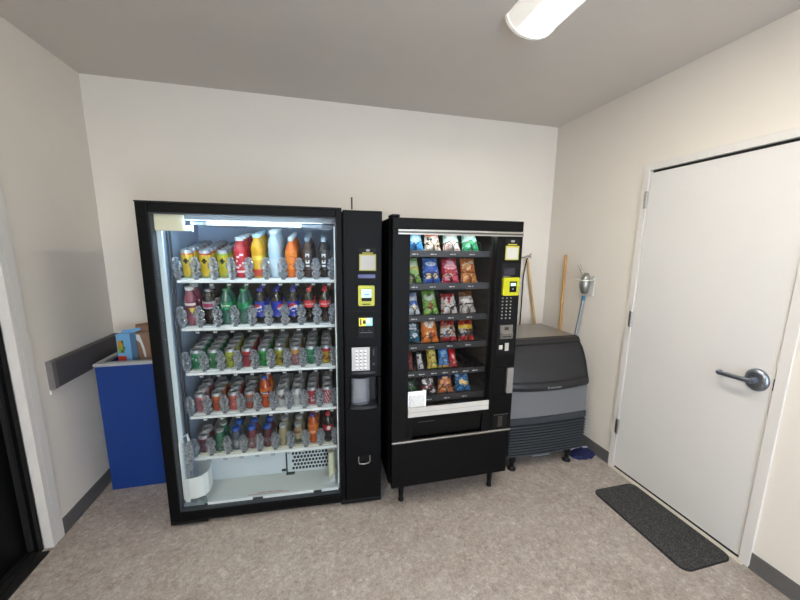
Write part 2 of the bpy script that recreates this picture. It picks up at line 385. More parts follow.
cup.add(v, fs, 0, False).add(v[:4], [(0, 1, 2, 3)]).add(v[-4:], [(3, 2, 1, 0)])
cup.add([(x, y + .003, .155 + .055 * (i / 6) ** 2) for i, (x, y) in enumerate(cw)] + [(.062, .12, .155)], [list(range(len(cw) + 1))])
obj('delivery_cup', cup, mat('white_cup', 'e2e4e2', .4), m1)
obj('cup_arm', B().tube([(.066, .055, .15), (.066, .055, .50), (.075, .06, .53), (.10, .075, .545), (.105, .08, .50)], .007, 8).prism([(.07, .10), (.10, .10), (.085, .165), (.072, .165)], 'y', .05, .06), mat('white_arm', 'dcdfdf', .4), m1)
obj('clear_guard', B().box(.075, .062, .26, .125, .064, .50), clear, m1)
obj('lift_foot', B().prism([(.05, .082), (.172, .082), (.168, .122), (.14, .138), (.13, .122), (.075, .126), (.05, .118)], 'y', .045, .09), mat('grey_foot', '7f8a8d', .5), m1, bevel=.003)
pl = B().tube([(.912, .2, .082), (.912, .2, .275)], .022, 20)
obj('cream_post', pl, mat('cream_post', 'dcd9b8', .5), m1)
obj('white_bracket', B().prism([(.86, .10), (.90, .10), (.935, .125), (.935, .085), (.90, .084), (.86, .084)], 'y', .12, .19), shelf_w, m1, bevel=.003)
obj('sill_strip', B().box(.19, .040, .101, .44, .05, .117).box(.50, .040, .101, .80, .05, .117).box(.85, .04, .101, .955, .05, .117), shelf_w, m1)

# control column with an opening for the cup bay
colp = B().box(1.006, 0, .046, MW, .066, .67).box(1.006, 0, .86, MW, .066, 1.828).box(1.006, 0, .67, 1.034, .066, .86).box(1.200, 0, .67, MW, .066, .86)
cp = obj('control_column', colp, black, m1, bevel=.005)
obj('panel_seam', B().box(1.008, -.0008, 1.262, MW - .004, .002, 1.2645).box(1.0065, -.0012, .05, 1.0085, .002, 1.825), mat('seam_black', '060607', .8), cp)
bay = B().box(1.034, .064, .67, 1.2, .0655, .86)
obj('bay_back', bay, mat('bay_dark', '101013', .6), cp)
cyl = []; n = 16
for k in range(n + 1):
    a = PI + PI * k / n; cyl.append((1.098 + .058 * math.cos(a), .045 + .040 * math.sin(a)))
obj('bay_cup', B().prism(cyl + [(a * 1.0, b + .004) for a, b in cyl[::-1]], 'z', .695, .85, 0, True), glass_mat('smoky_acrylic', (.62, .66, .75), 1.2, .22, .1), cp)
obj('bay_floor', B().prism([(1.034, .06), (1.034, .0)] + [(1.117 + .083 * math.cos(PI + PI * k / 10), .0 + .028 * math.sin(PI + PI * k / 10)) for k in range(1, 10)] + [(1.2, .0), (1.2, .06)], 'z', .668, .684), mat('bay_ledge', '2b2b30', .35), cp)
obj('cup_base', B().prism([(a, b) for a, b in cyl] + [(1.156, .06), (1.04, .06)], 'z', .684, .697), mat('bay_grey', '5d6066', .4), cp)
yel = mat('reader_yellow', 'adad00', .4); scr = mat('screen_blue', '9fd0e8', .3, emit=.7)
bz = mat('bezel_black', '060607', .5, spec=.2)
st = obj('code_sticker', B().box(1.094, -.0012, 1.497, 1.189, .0, 1.590, 0).box(1.100, -.0018, 1.503, 1.183, -.0012, 1.582, 1), [mat('sticker_yellow', 'a59f30', .5), mat('sticker_white', 'aeaca7', .5)], cp)
obj('sticker_header', B().box(1.094, -.0012, 1.590, 1.189, .0, 1.625, 0).box(1.112, -.0018, 1.594, 1.172, -.0012, 1.599, 1).prism([(1.143 + .012 * math.cos(k * PI / 4), 1.611 + .007 * math.sin(k * PI / 4)) for k in range(8)], 'y', -.0018, -.0012, 2), [bz, mat('header_yellow', 'b7a63a', .5), mat('header_grey', '90908c', .5)], st)
obj('note_slot', B().box(1.087, -.002, 1.455, 1.184, .0, 1.476), mat('indigo_slot', '1a1760', .3, emit=.15), cp)
rd = obj('card_reader', B().prism(rrect(1.086, 1.297, 1.179, 1.414, .008), 'y', -.018, .0), yel, cp, bevel=.003)
obj('reader_screen', B().box(1.105, -.0192, 1.346, 1.160, -.0178, 1.392, 0).box(1.109, -.0197, 1.381, 1.117, -.0192, 1.388, 1).box(1.12, -.0197, 1.36, 1.15, -.0192, 1.366, 2), [scr, mat('screen_red', 'd0402a', .4), mat('screen_grey', '6f8fa6', .4)], rd)
obj('reader_base', B().box(1.105, -.0200, 1.325, 1.162, -.0178, 1.344).box(1.108, -.0205, 1.305, 1.156, -.0178, 1.31), bz, rd)
bv = obj('bill_acceptor', B().prism(rrect(1.083, 1.105, 1.176, 1.235, .006), 'y', -.008, .0), bz, cp, bevel=.002)
obj('acceptor_panel', B().box(1.09, -.0095, 1.178, 1.13, -.008, 1.225, 0).box(1.13, -.0095, 1.178, 1.168, -.008, 1.225, 1).box(1.096, -.0102, 1.183, 1.104, -.0095, 1.22, 2).box(1.112, -.0102, 1.19, 1.128, -.0095, 1.212, 2).box(1.135, -.0102, 1.195, 1.15, -.0095, 1.222, 3), [mat('panel_yellow', 'd8c93a', .4, emit=.5), mat('panel_cyan', '8cc4c8', .4, emit=.5), mat('panel_ink', '2a2a20', .5), mat('panel_pale', 'e6e6b0', .4, emit=.5)], bv)
obj('acceptor_mouth', B().box(1.09, -.014, 1.118, 1.17, -.008, 1.165, 0).box(1.094, -.0148, 1.138, 1.166, -.014, 1.142, 1).box(1.107, -.0148, 1.15, 1.112, -.014, 1.155, 1).box(1.145, -.0148, 1.15, 1.15, -.014, 1.155, 1), [bz, mat('mouth_grey', '55555a', .4)], bv)
kp = obj('keypad', B().box(1.046, -.006, .905, 1.152, 0, 1.048), mat('keypad_silver', 'b9b9b6', .4, .2), cp, bevel=.002)
for r in range(6):
    for k in range(3):
        obj('keypad_button', B().box(1.070 + k * .024, -.010, .915 + r * .021, 1.085 + k * .024, -.006, .928 + r * .021, 0).box(1.0705 + k * .024, -.0102, .9125 + r * .021, 1.0785 + k * .024, -.006, .917 + r * .021, 1), [mat('button_white', 'dededa', .4), mat('button_shadow', '38383a', .5)], kp)
obj('coin_panel', B().box(1.154, -.004, .905, 1.197, 0, 1.05, 0).box(1.172, -.0052, .995, 1.178, -.004, 1.035, 1).box(1.168, -.0052, .935, 1.182, -.004, .95, 1), [bz, mat('slot_grey', '303036', .3)], cp)
obj('keypad_ledge', B().prism([(1.046, 0)] + [(1.122 + .077 * math.cos(PI + PI * k / 10), .022 * math.sin(PI + PI * k / 10)) for k in range(11)] + [(1.199, 0)], 'z', .888, .902), mat('bay_ledge', '2b2b30', .35), cp, bevel=.002)
obj('coin_return', B().tube([(1.082, -.006, .346), (1.082, -.010, .312), (1.088, -.011, .300), (1.117, -.012, .297), (1.146, -.011, .303), (1.152, -.010, .315), (1.152, -.006, .349)], .0035, 8, 0).box(1.086, -.001, .302, 1.148, .0, .346, 1), [steel, bz], cp)
obj('antenna', B().tube([(1.057, .02, 1.834), (1.057, .02, 1.898)], .004, 8), bz, m1)

# shelves of the drinks machine
TH = math.radians(9)
ZB = [1.447, 1.172, .905, .633, .363]
UC = [.148 + .0932 * k for k in range(9)]
def slope(u, d, z0, up=0):
    """A point d behind the front bottle's centre along the shelf, up above the deck."""
    return (u, .2 + d * math.cos(TH) - up * math.sin(TH), z0 + d * math.sin(TH) + up * math.cos(TH))
def shelf_mat_at(z0):
    return Matrix.Translation((0, .2, z0)) @ Matrix.Rotation(TH, 4, 'X')
stop_b = []
zz = [1.25 * q for q in (0, .006, .018, .030, .040, .050, .062, .074, .084, .094, .102)]
ww = [1.2 * q for q in (.010, .012, .020, .022, .013, .020, .024, .022, .013, .016, .004)]
def stop_mesh():
    b = B(); v = []; fs = []
    for z, w_ in zip(zz, ww):
        for x, y in ((-w_, .004), (-w_ * .6, -.006), (0, -.001), (w_ * .6, -.006), (w_, .004)):
            v.append((x, y, z))
    n = len(zz)
    for i in range(n - 1):
        for k in range(4): fs.append((i * 5 + k, i * 5 + k + 1, i * 5 + 6 + k, i * 5 + 5 + k))
    b.add(v, fs)
    b.add([(x, y + .012, z) for x, y, z in v], fs)
    return b.mesh('bottle_stop', clear)
stop_me = stop_mesh()
tag_m = mat('shelf_tag', 'a8acae', .5)
for r, z0 in enumerate(ZB):
    SM = shelf_mat_at(z0)
    sh = obj('shelf', B().box(.100, -.048, -.016, .952, .452, -.006).xf(SM), shelf_g, m1)
    obj('shelf_lip', B().box(.098, -.064, -.021, .952, -.048, -.005).xf(SM), shelf_w, sh, bevel=.002)
    for k, u in enumerate(UC):
        obj('bottle_track', B().prism([(u - .036, -.047), (u + .036, -.047), (u + .026, -.012), (u + .026, .40), (u - .026, .40), (u - .026, -.012)], 'z', -.0058, -.0008).xf(SM), shelf_w if r < 4 else mat('ivory_track', 'e3e2cf', .45), sh)
        obj('price_tag', B().box(u + .018, -.058, -.040, u + .040, -.054, -.025, 0).box(u + .021, -.0587, -.036, u + .028, -.058, -.029, 1).box(u + .031, -.0587, -.036, u + .037, -.058, -.029, 1).xf(SM), [mat('tag_grey', '6d7274', .5), mat('tag_light', 'd2d6d6', .5)], sh)
    for k in range(10):
        u = UC[0] - .0466 + .0932 * k
        o = obj('bottle_stop', stop_me, None, sh); o.matrix_basis = SM @ Matrix.Translation((u, -.053, -.004))

# ------------------------------------------------------------------ drinks
SHELF_DIM = [1.0]
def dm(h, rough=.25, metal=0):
    if SHELF_DIM[0] < 1: h = '%02x%02x%02x' % tuple(int(int(h[i:i + 2], 16) * SHELF_DIM[0]) for i in (0, 2, 4))
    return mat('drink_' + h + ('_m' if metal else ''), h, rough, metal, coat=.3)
ORD = ['front', 'second in line', 'third in line', 'fourth in line', 'fifth in line', 'sixth in line']
COLN = ['first', 'second', 'third', 'fourth', 'fifth', 'sixth', 'seventh', 'eighth', 'ninth']
ROWN = ['top', 'second', 'third', 'fourth', 'lowest']
lid_m = mat('can_lid_aluminium', 'a4a7ab', .36, .6)

def can_profile(h, r):
    zs = [.008 + (h - .026) * i / 14 for i in range(15)]
    return [(r * .78, 0), (r * .86, .004)] + [(r, z) for z in zs]
def make_can(name, label, h, r, cols, paint):
    t = thing(name, label, 'can')
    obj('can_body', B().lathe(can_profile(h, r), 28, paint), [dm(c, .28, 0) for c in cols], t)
    obj('can_lid', B().lathe([(r * .995, h - .0185), (r * .95, h - .012), (r * .84, h - .004), (r * .86, h), (r * .80, h), (r * .76, h - .006), (.001, h - .006)], 24), lid_m, t)
    tb = B().prism([(.007 * math.cos(a * PI / 4), -.004 + .010 * math.sin(a * PI / 4)) for a in range(8)], 'z', h - .005, h - .0035)
    obj('pull_tab', tb, steel, t)
    return t
def prof_bottle(kind, h):
    if kind == 'cola':
        p = [(.020, 0), (.030, .004), (.0335, .02), (.0335, .04), (.0315, .055), (.0285, .075), (.0305, .092), (.033, .105), (.0335, .115), (.0335, .16), (.032, .168), (.026, .188), (.018, .205), (.0125, .215), (.0125, .222)]
    elif kind == 'soda':
        p = [(.022, 0), (.031, .005), (.034, .02), (.034, .155), (.031, .172), (.023, .192), (.015, .208), (.0125, .216), (.0125, .222)]
    elif kind == 'wide':
        p = [(.024, 0), (.033, .005), (.035, .015), (.035, .06), (.0335, .065), (.0335, .14), (.035, .147), (.034, .165), (.027, .185), (.021, .195), (.019, .20), (.019, .215)]
    elif kind == 'jar':
        p = [(.022, 0), (.030, .004), (.031, .015), (.031, .085), (.028, .10), (.022, .115), (.0195, .12), (.0195, .128)]
    s = h / p[-1][1]
    return [(r, z * s) for r, z in p]
def refine(p, n=4):
    out = []
    for (r0, z0), (r1, z1) in zip(p, p[1:]):
        out += [(r0 + (r1 - r0) * k / n, z0 + (z1 - z0) * k / n) for k in range(n)]
    return out + [p[-1]]
def radius_at(p, z):
    for (r0, z0), (r1, z1) in zip(p, p[1:]):
        if z0 <= z <= z1: return r0 + (r1 - r0) * (z - z0) / max(z1 - z0, 1e-6)
    return p[-1][0]
def make_bottle(name, label, kind, h, body, cap, cap_h, lab=None, cols=(), paint=None, words=None, wcol='f4f2ee', wsize=.02, wz=None, rough=.12):
    t = thing(name, label, 'bottle'); p = prof_bottle(kind, h)
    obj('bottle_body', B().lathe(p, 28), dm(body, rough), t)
    cr = p[-1][0] + .003
    obj('cap', B().lathe([(cr, h - .001), (cr, h + cap_h - .002), (cr * .9, h + cap_h)], 20), dm(cap, .35), t)
    if lab:
        z0, z1 = lab; n = 12
        lp = [(radius_at(p, z0 + (z1 - z0) * k / n) + .0012, z0 + (z1 - z0) * k / n) for k in range(n + 1)]
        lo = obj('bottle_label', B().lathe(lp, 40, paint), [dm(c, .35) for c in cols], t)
        if words:
            zc = wz or (z0 + z1) / 2
            obj('lettering', wrap(text(words, wsize), radius_at(p, zc) + .0022, zc), mat('letter_' + wcol, wcol, .4), lo)
    return t

def P_solid(a, z): return 0
def bands(*zs):
    """colour index by height"""
    return lambda a, z: sum(z > q for q in zs)
def tall_paint(a, z):
    if z > .128: return 1
    if ((a * .033) ** 2 + (z - .095) ** 2) < .0125 ** 2 and ((a * .033) ** 2 + (z - .095) ** 2) > .004 ** 2: return 2
    if z < .016: return 3
    return 0
def globe(zc, r, rad, shift=0):
    def f(a, z):
        x = a * rad - shift; y = z - zc
        if x * x + y * y < r * r:
            wv = .25 * r * math.sin(x / r * 2)
            if y > .22 * r + wv: return 1
            if y > -.25 * r + wv: return 2
            if x * x + y * y > (.85 * r) ** 2: return 2
            return 0
        return 0
    return f
def rings(a, z):
    x = a * .034
    for zc in (.10, .135):
        q = x * x + (z - zc) ** 2
        if .006 ** 2 < q < .0115 ** 2: return 1
    if abs(x) < .009 and abs(z - .07) < .004: return 1
    return 0
def marks(seed, n=9, rad=.033, z0=.04, z1=.11, aw=.9, idx=1):
    rn = random.Random(seed); bl = [(rn.uniform(-aw, aw), rn.uniform(z0, z1), rn.uniform(.12, .35), rn.uniform(.003, .008)) for _ in range(n)]
    return lambda a, z: idx if any(abs(a - x) < w_ and abs(z - y) < q for x, y, w_, q in bl) else 0
def band_marks(seed, zt, idx_top=2, **kw):
    m_ = marks(seed, **kw)
    return lambda a, z: idx_top if z > zt else m_(a, z)

CANH, CANR, TALLH, TALLR = .122, .0325, .157, .033
# row > column: (object name, description, factory, spacing, how many stand in line)
def can_f(desc, cols, paint, h=CANH, r=CANR, name='soda_can'):
    return (name, desc, lambda lab: make_can(name, lab, h, r, cols, paint))
def bot_f(name, desc, **kw):
    return (name, desc, lambda lab: make_bottle(name, lab, **kw))
cola = dict(kind='cola', h=.196, cap_h=.014)
rows = [
 [can_f('yellow tall can with orange top', ['c9a92c', 'cf7a3a', '2c2a18', '9a9a48'], tall_paint, TALLH, TALLR, 'tall_can'),
  can_f('yellow tall can with red top', ['c8a51c', 'b8412e', '25230f', '9a9440'], tall_paint, TALLH, TALLR, 'tall_can'),
  can_f('olive yellow tall can with green top', ['b3a81e', '7fa23a', '25230f', '8a9440'], tall_paint, TALLH, TALLR, 'tall_can'),
  bot_f('juice_bottle', 'red bottle with white print', kind='wide', h=.212, body='b3202e', cap='c7d3da', cap_h=.018, lab=(.02, .165), cols=['b81f30', 'f0d8d8', 'e8a090'], paint=marks(3, 12, z0=.03, z1=.15), rough=.2),
  bot_f('juice_bottle', 'yellow bottle with red foot', kind='wide', h=.232, body='d9a418', cap='b5dbe8', cap_h=.018, lab=(.012, .17), cols=['c0452c', 'd8a91c', 'e8c84a', 'dca21c'], paint=bands(.045, .10, .125), rough=.2),
  bot_f('water_bottle', 'pale blue water bottle', kind='wide', h=.255, body='b4cad6', cap='d6e6ee', cap_h=.018, lab=(.06, .15), cols=['bccfd9', 'a4c0d0'], paint=bands(.11), rough=.1),
  bot_f('soda_bottle', 'orange bottle with pale cap', kind='soda', h=.215, body='d9691a', cap='cfe0e6', cap_h=.02, lab=(.05, .16), cols=['e07a1e', 'b8501a', 'f09a50'], paint=marks(5, 7, z0=.06, z1=.15), rough=.15),
  bot_f('root_beer_bottle', 'dark brown bottle with white rings', kind='soda', h=.215, body='3a2622', cap='8fa0aa', cap_h=.02, lab=(.05, .165), cols=['33221f', 'd8d4d0'], paint=rings, rough=.12),
  bot_f('root_beer_bottle', 'blackish bottle with white rings', kind='soda', h=.215, body='241b1a', cap='8fa0aa', cap_h=.02, lab=(.05, .165), cols=['201a1a', 'd8d4d0'], paint=rings, rough=.12)],
 [bot_f('vitamin_drink_bottle', 'purple drink bottle with white cap', kind='wide', h=.208, body='8d4a5c', cap='e4e2de', cap_h=.018, lab=(.065, .15), cols=['7a2c48', 'ece6e0', 'd8c84a', '4a2a6a'], paint=lambda a, z: 1 if (abs(z - .128) < .008 and abs(a) < .9) else (2 if (abs(a - .25) < (z - .07) * 12 and .075 < z < .105) else (3 if z < .075 else 0)), rough=.2),
  bot_f('diet_cola_bottle', 'dark cola bottle with silver label', body='1a1010', cap='9a9aa0', lab=(.100, .142), cols=['b8b4b6', 'a8285a'], paint=lambda a, z: 1 if (abs(z - .121) < .010 and abs(a) < .75) else 0, **cola),
  bot_f('lemon_lime_bottle', 'green lemon-lime bottle, label words clear', body='34675a', cap='0f7a48', lab=(.095, .136), cols=['0f8a52', '39b27a'], paint=marks(9, 4, z0=.098, z1=.106), words='Sprite', wsize=.022, wz=.119, **cola),
  bot_f('lemon_lime_bottle', 'green lemon-lime bottle, label half turned', body='34675a', cap='0f7a48', lab=(.095, .136), cols=['0f8a52', '39b27a', 'd8ecdf'], paint=lambda a, z: 1 if .3 < a < 1.0 and abs(z - .116) < .013 else (2 if -1.2 < a < -.9 and abs(z - .120) < .008 else 0), **cola),
  bot_f('blue_cola_bottle', 'blue-label cola bottle, round emblem turned aside', body='130d10', cap='2236a0', lab=(.045, .138), cols=['1734a8', 'c92a34', 'e6e8ee'], paint=globe(.100, .024, .033, -.012), **cola),
  bot_f('blue_cola_bottle', 'blue-label cola bottle, emblem at its edge', body='130d10', cap='2236a0', lab=(.045, .138), cols=['1734a8', 'c92a34', 'e6e8ee'], paint=globe(.100, .024, .033, .03), **cola),
  bot_f('blue_cola_bottle', 'blue-label cola bottle, emblem facing out', body='130d10', cap='2236a0', lab=(.045, .138), cols=['1734a8', 'c92a34', 'e6e8ee'], paint=globe(.103, .025, .033, .0), **cola),
  bot_f('red_cola_bottle', 'red-label cola bottle with red cap', body='160c0b', cap='c8242a', lab=(.100, .142), cols=['c8282c', 'c8282c'], paint=P_solid, words='Coca-Cola', wsize=.017, **cola),
  bot_f('red_cola_bottle', 'red-label cola bottle with red cap', body='160c0b', cap='c8242a', lab=(.100, .142), cols=['c8282c', 'c8282c'], paint=P_solid, words='Coca-Cola', wsize=.017, **cola)],
 [can_f('green soda can with white mark', ['14734a', 'c8d8cc', '2a8a5e'], band_marks(21, .088, 2, n=3, z0=.06, z1=.075)),
  can_f('green soda can with white mark', ['0e6e42', 'c8d8cc', '23845a'], band_marks(22, .088, 2, n=3, z0=.06, z1=.075)),
  can_f('yellow-green soda can', ['8e9a2c', '4a5a28', 'b2b83c'], band_marks(23, .085, 2, n=8, z0=.03, z1=.08)),
  can_f('red soda can', ['9a3440', '6a2a30', 'c43a4a'], band_marks(24, .085, 2, n=6, z0=.03, z1=.08)),
  can_f('bright green soda can', ['1f8a3e', '0e5a2a', '4ab05c'], band_marks(25, .088, 2, n=8, z0=.03, z1=.08)),
  can_f('yellow patterned soda can', ['9a8a28', '4a4420', 'a8b040'], band_marks(26, .088, 2, n=10, z0=.02, z1=.08)),
  can_f('tan and pink soda can', ['8a5560', 'b08a90', 'c8904a'], band_marks(27, .078, 2, n=8, z0=.02, z1=.07)),
  can_f('teal green soda can', ['2a7a58', '5aa880', '2f9a72'], band_marks(28, .09, 2, n=8, z0=.02, z1=.08)),
  can_f('yellow soda can with red top', ['b59a24', '8a3a20', 'c02838'], band_marks(29, .085, 2, n=8, z0=.02, z1=.07))],
 [can_f('pink soda can', ['a05f66', '8a4a52', 'b86a72'], band_marks(31, .088, 2, n=5, z0=.02, z1=.08)),
  can_f('orange soda can', ['a84a30', '8a3a24', 'c8682e'], band_marks(32, .08, 2, n=5, z0=.02, z1=.07)),
  can_f('salmon soda can', ['b0504a', 'c8807a', 'c06a60'], band_marks(33, .085, 2, n=5, z0=.02, z1=.07)),
  can_f('brown-orange soda can with grey band', ['8a3e30', '70707c', 'b0623e'], lambda a, z: 2 if z > .085 else (1 if .058 < z < .082 else 0)),
  bot_f('orange_soda_bottle', 'orange soda bottle with blue cap', body='b5481a', cap='22489c', lab=(.085, .140), cols=['dd6a14', '2a3a7a', 'f4e8e0'], paint=lambda a, z: 1 if abs(z - .108 - a * .006) < .009 and abs(a) < .8 else 0, words='Fanta', wsize=.018, wz=.109, **cola),
  can_f('silver soda can with dark emblem', ['b4b6b4', '6a4a4c', 'd0d2d0'], band_marks(35, .09, 2, n=4, z0=.03, z1=.08)),
  can_f('white soda can', ['b8b8b6', 'a0a2a4', 'd2d2d2'], band_marks(36, .085, 2, n=4, z0=.03, z1=.08)),
  can_f('red and silver soda can', ['a82c3c', 'c4c0c0', 'b03848'], band_marks(37, .095, 2, n=8, z0=.03, z1=.09)),
  can_f('red and white striped soda can', ['b02c3c', 'd0c8c8', 'a83040'], lambda a, z: 1 if abs((a * 3 + z * 40) % 1.6 - .8) < .3 else 0)],
 [can_f('plum soda can', ['5a3442', '7a5a66', '7c2a34'], band_marks(41, .09, 2, n=6, z0=.02, z1=.08)),
  bot_f('ginger_ale_bottle', 'green glass-clear drink bottle', kind='jar', h=.135, body='2c6a50', cap='a8b4b0', cap_h=.01, lab=(.02, .07), cols=['2a5a48', '7aa08c'], paint=marks(42, 5, z0=.02, z1=.07), rough=.1),
  bot_f('flavoured_water_bottle', 'clear drink bottle with blue cap', kind='jar', h=.135, body='56606a', cap='2456b4', cap_h=.02, lab=(.02, .08), cols=['70757c', 'a8acb0'], paint=marks(43, 6, z0=.02, z1=.07), rough=.1),
  bot_f('flavoured_water_bottle', 'reddish drink bottle with blue cap', kind='jar', h=.135, body='7a3c40', cap='2456b4', cap_h=.022, lab=(.02, .085), cols=['7c4a4e', '9aa0a0'], paint=marks(44, 6, z0=.02, z1=.07), rough=.1),
  bot_f('flavoured_water_bottle', 'maroon drink bottle with blue cap', kind='jar', h=.135, body='5c2c34', cap='2456b4', cap_h=.02, lab=(.02, .08), cols=['5c3038', '8a6a70'], paint=marks(45, 6, z0=.02, z1=.07), rough=.1),
  bot_f('coffee_drink_bottle', 'beige coffee bottle with silver lid', kind='jar', h=.135, body='a89a78', cap='b4b8b8', cap_h=.014, lab=(.02, .08), cols=['a0946e', '7a7456'], paint=marks(46, 6, z0=.02, z1=.07), rough=.15),
  bot_f('coffee_drink_bottle', 'beige coffee bottle with brown shoulder mark', kind='jar', h=.135, body='a08c6c', cap='a8acac', cap_h=.014, lab=(.02, .105), cols=['a09270', '6a3a24', '3a4430'], paint=lambda a, z: 1 if z > .088 and a < .5 else (2 if z < .045 and abs(a) < .6 else 0), rough=.15),
  bot_f('orange_soda_bottle', 'orange soda bottle with indigo cap', body='b5521a', cap='3a3a8c', lab=(.076, .146), cols=['e07818', 'f0e0c8', 'c85a20'], paint=lambda a, z: 2 if abs(z - .124) < .013 and abs(a + .2) < .5 else 0, words='Fanta', wsize=.015, wz=.096, **cola),
  bot_f('red_cola_bottle', 'red-label cola bottle with red cap', body='160c0b', cap='c8242a', lab=(.095, .136), cols=['b8242c', 'e8e2de'], paint=lambda a, z: 1 if (a * .033 - .006) ** 2 + (z - .114) ** 2 < .014 ** 2 else 0, **cola)],
]
DEPTH = [[6, 6, 6, 4, 4, 4, 4, 4, 4], [2] * 9, [4] * 9, [3, 3, 3, 3, 2, 3, 3, 3, 3], [2, 2, 2, 2, 2, 2, 2, 2, 2]]
for r, row in enumerate(rows):
    SHELF_DIM[0] = (1, .9, .84, .84, .84)[r]  # dimmer light of the lower shelves put into the drink colours
    for k, (name, desc, make) in enumerate(row):
        sp = .067 if 'can' in name else .0735
        first = None
        for n_ in range(DEPTH[r][k]):
            place = f'{ORD[n_]}, {COLN[k]} column from bin, {ROWN[r]} shelf'
            lab = f'{desc}, {place}'
            if first is None:
                o = first = make(lab)
            else:
                o = copy_tree(first); o['label'] = lab
            o['group'] = f'drinks on the {ROWN[r]} shelf of the vending machine'
            jit = random.uniform(-.25, .25) if n_ else 0
            d = n_ * sp
            o.matrix_world = M1 @ Matrix.Translation(slope(UC[k] + (random.uniform(-.002, .002) if n_ else 0), d, ZB[r], .0)) @ Matrix.Rotation(TH, 4, 'X') @ Matrix.Rotation(jit, 4, 'Z')

# ------------------------------------------------------------------ snack machine
M2X, M2Y, M2A = .4002, 1.8263, -.0047
m2 = thing('snack_vending_machine', 'black glass-front snack vending machine on thin legs beside the ice machine', 'vending machine', (M2X, M2Y, 0), (0, 0, M2A))
M2 = Matrix.Translation((M2X, M2Y, 0)) @ Matrix.Rotation(M2A, 4, 'Z')
sblk = mat('black_textured_coat', '070606', .5, spec=.12, noise=.06, scale=250)
W2 = .782; B2 = .84
bd = B().box(-.002, .075, .16, .03, B2, 1.785).box(.70, .075, .16, .808, B2, 1.775).box(.03, .075, 1.735, .70, B2, 1.785).box(.03, .075, .16, .70, B2, .2).box(.03, B2 - .03, .2, .70, B2, 1.735).box(.03, .12, .2, .70, B2 - .03, .56)
obj('cabinet', bd, sblk, m2, bevel=.004)
obj('cabinet_corner', B().box(-.004, .02, 1.785, .045, .11, 1.80), sblk, m2, bevel=.006)
inn = mat('snack_interior', '1c1b1a', .55)
obj('interior', B().box(.03, .075, .56, .034, .6, 1.735).box(.696, .075, .56, .70, .6, 1.735).box(.034, .596, .56, .696, .6, 1.735).box(.034, .075, 1.731, .696, .596, 1.735), inn, m2)
dr2 = B().box(.0, 0, .475, .098, .07, 1.722).box(.0, 0, 1.722, W2, .07, 1.782).box(.618, 0, .625, .640, .07, 1.708).box(.098, .004, .475, .13, .07, .63).box(.58, .004, .475, .640, .07, .63).box(.13, .045, .475, .58, .07, .63).box(.098, 0, .606, .618, .07, .632)
fd = obj('front_door', dr2, sblk, m2, bevel=.003)
obj('glass_pane', B().box(.098, .022, .69, .618, .026, 1.708), glass_mat('snack_glass', (.93, .93, .93), .5), fd)
obj('silver_bar', B().box(.03, -.008, 1.712, W2 - .002, .0, 1.720, 0).box(.03, -.004, 1.702, W2 - .002, .0, 1.712, 1).box(.03, -.007, 1.695, W2 - .002, .0, 1.702, 0), [mat('bar_aluminium', 'a8a49c', .35, .7), mat('bar_groove', '55524d', .5, .5)], fd)
obj('white_strip', B().box(.098, -.004, .634, .618, .004, .692, 0).box(.098, -.0045, .662, .618, -.004, .664, 1), [mat('strip_white', 'b9b6b0', .4), mat('strip_shadow', '8d8a86', .5)], fd)
df = obj('delivery_flap', B().prism([(.03, .49), (.036, .49), (.018, .60), (.012, .60)], 'x', .132, .578), mat('flap_black', '080807', .6, spec=.15), fd)
obj('flap_lip', B().box(.165, .012, .588, .27, .02, .592), mat('flap_lip', '2b2926', .4), df)
obj('chrome_strip', B().box(.0, -.010, .480, W2 - .004, .0, .488, 0).box(.0, -.006, .473, W2 - .004, .0, .480, 1), [mat('chrome_light', 'd8d5d0', .2, .9), mat('chrome_dark', '7a7672', .3, .8)], fd)
obj('lower_panel', B().box(.002, .0, .178, W2 - .012, .07, .472), sblk, m2, bevel=.004)
for x, y in ((.089, .115), (.718, .112), (.062, B2 - .06), (.74, B2 - .06)):
    obj('leg', B().lathe([(.018, 0), (.018, .012), (.014, .02), (.019, .1), (.026, .17)], 14, c=(x, y, 0)), black2, m2)
# selection panel on the door
sp_ = obj('selection_panel', B().box(.640, 0, .475, W2, .07, .722).box(.640, 0, .90, W2, .07, 1.708).box(.640, 0, .722, .728, .07, .90).box(.728, .02, .722, W2, .07, .90), sblk, fd, bevel=.003)
obj('panel_inset', B().box(.650, -.002, .985, .772, 0, 1.54), bz, sp_)
st2 = obj('code_sticker', B().box(.672, -.0012, 1.560, .760, .0, 1.642, 0).box(.679, -.0018, 1.566, .753, -.0012, 1.632, 1), [MATS['sticker_yellow'], MATS['sticker_white']], sp_)
obj('sticker_header', B().box(.672, -.0012, 1.642, .760, 0, 1.683, 0).box(.686, -.0018, 1.647, .744, -.0012, 1.652, 1).prism([(.716 + .014 * math.cos(k * PI / 4), 1.668 + .007 * math.sin(k * PI / 4)) for k in range(8)], 'y', -.0018, -.0012, 2), [bz, MATS['header_yellow'], MATS['header_grey']], st2)
obj('display', B().box(.668, -.004, 1.472, .738, -.002, 1.515, 0).box(.666, -.005, 1.462, .712, -.002, 1.467, 1), [mat('display_dark', '1d1c2a', .2), mat('display_edge', '77756f', .4)], sp_)
rd2 = obj('card_reader', B().prism(rrect(.660, 1.352, .765, 1.458, .008), 'y', -.022, -.002), yel, sp_, bevel=.003)
obj('reader_screen', B().box(.700, -.0235, 1.372, .746, -.022, 1.436, 0).box(.707, -.0243, 1.410, .739, -.0235, 1.426, 1).box(.720, -.0243, 1.388, .726, -.0235, 1.394, 2), [bz, mat('reader_cyan', 'a8dcec', .3, emit=.8), mat('reader_white', 'd8d8d8', .4)], rd2)
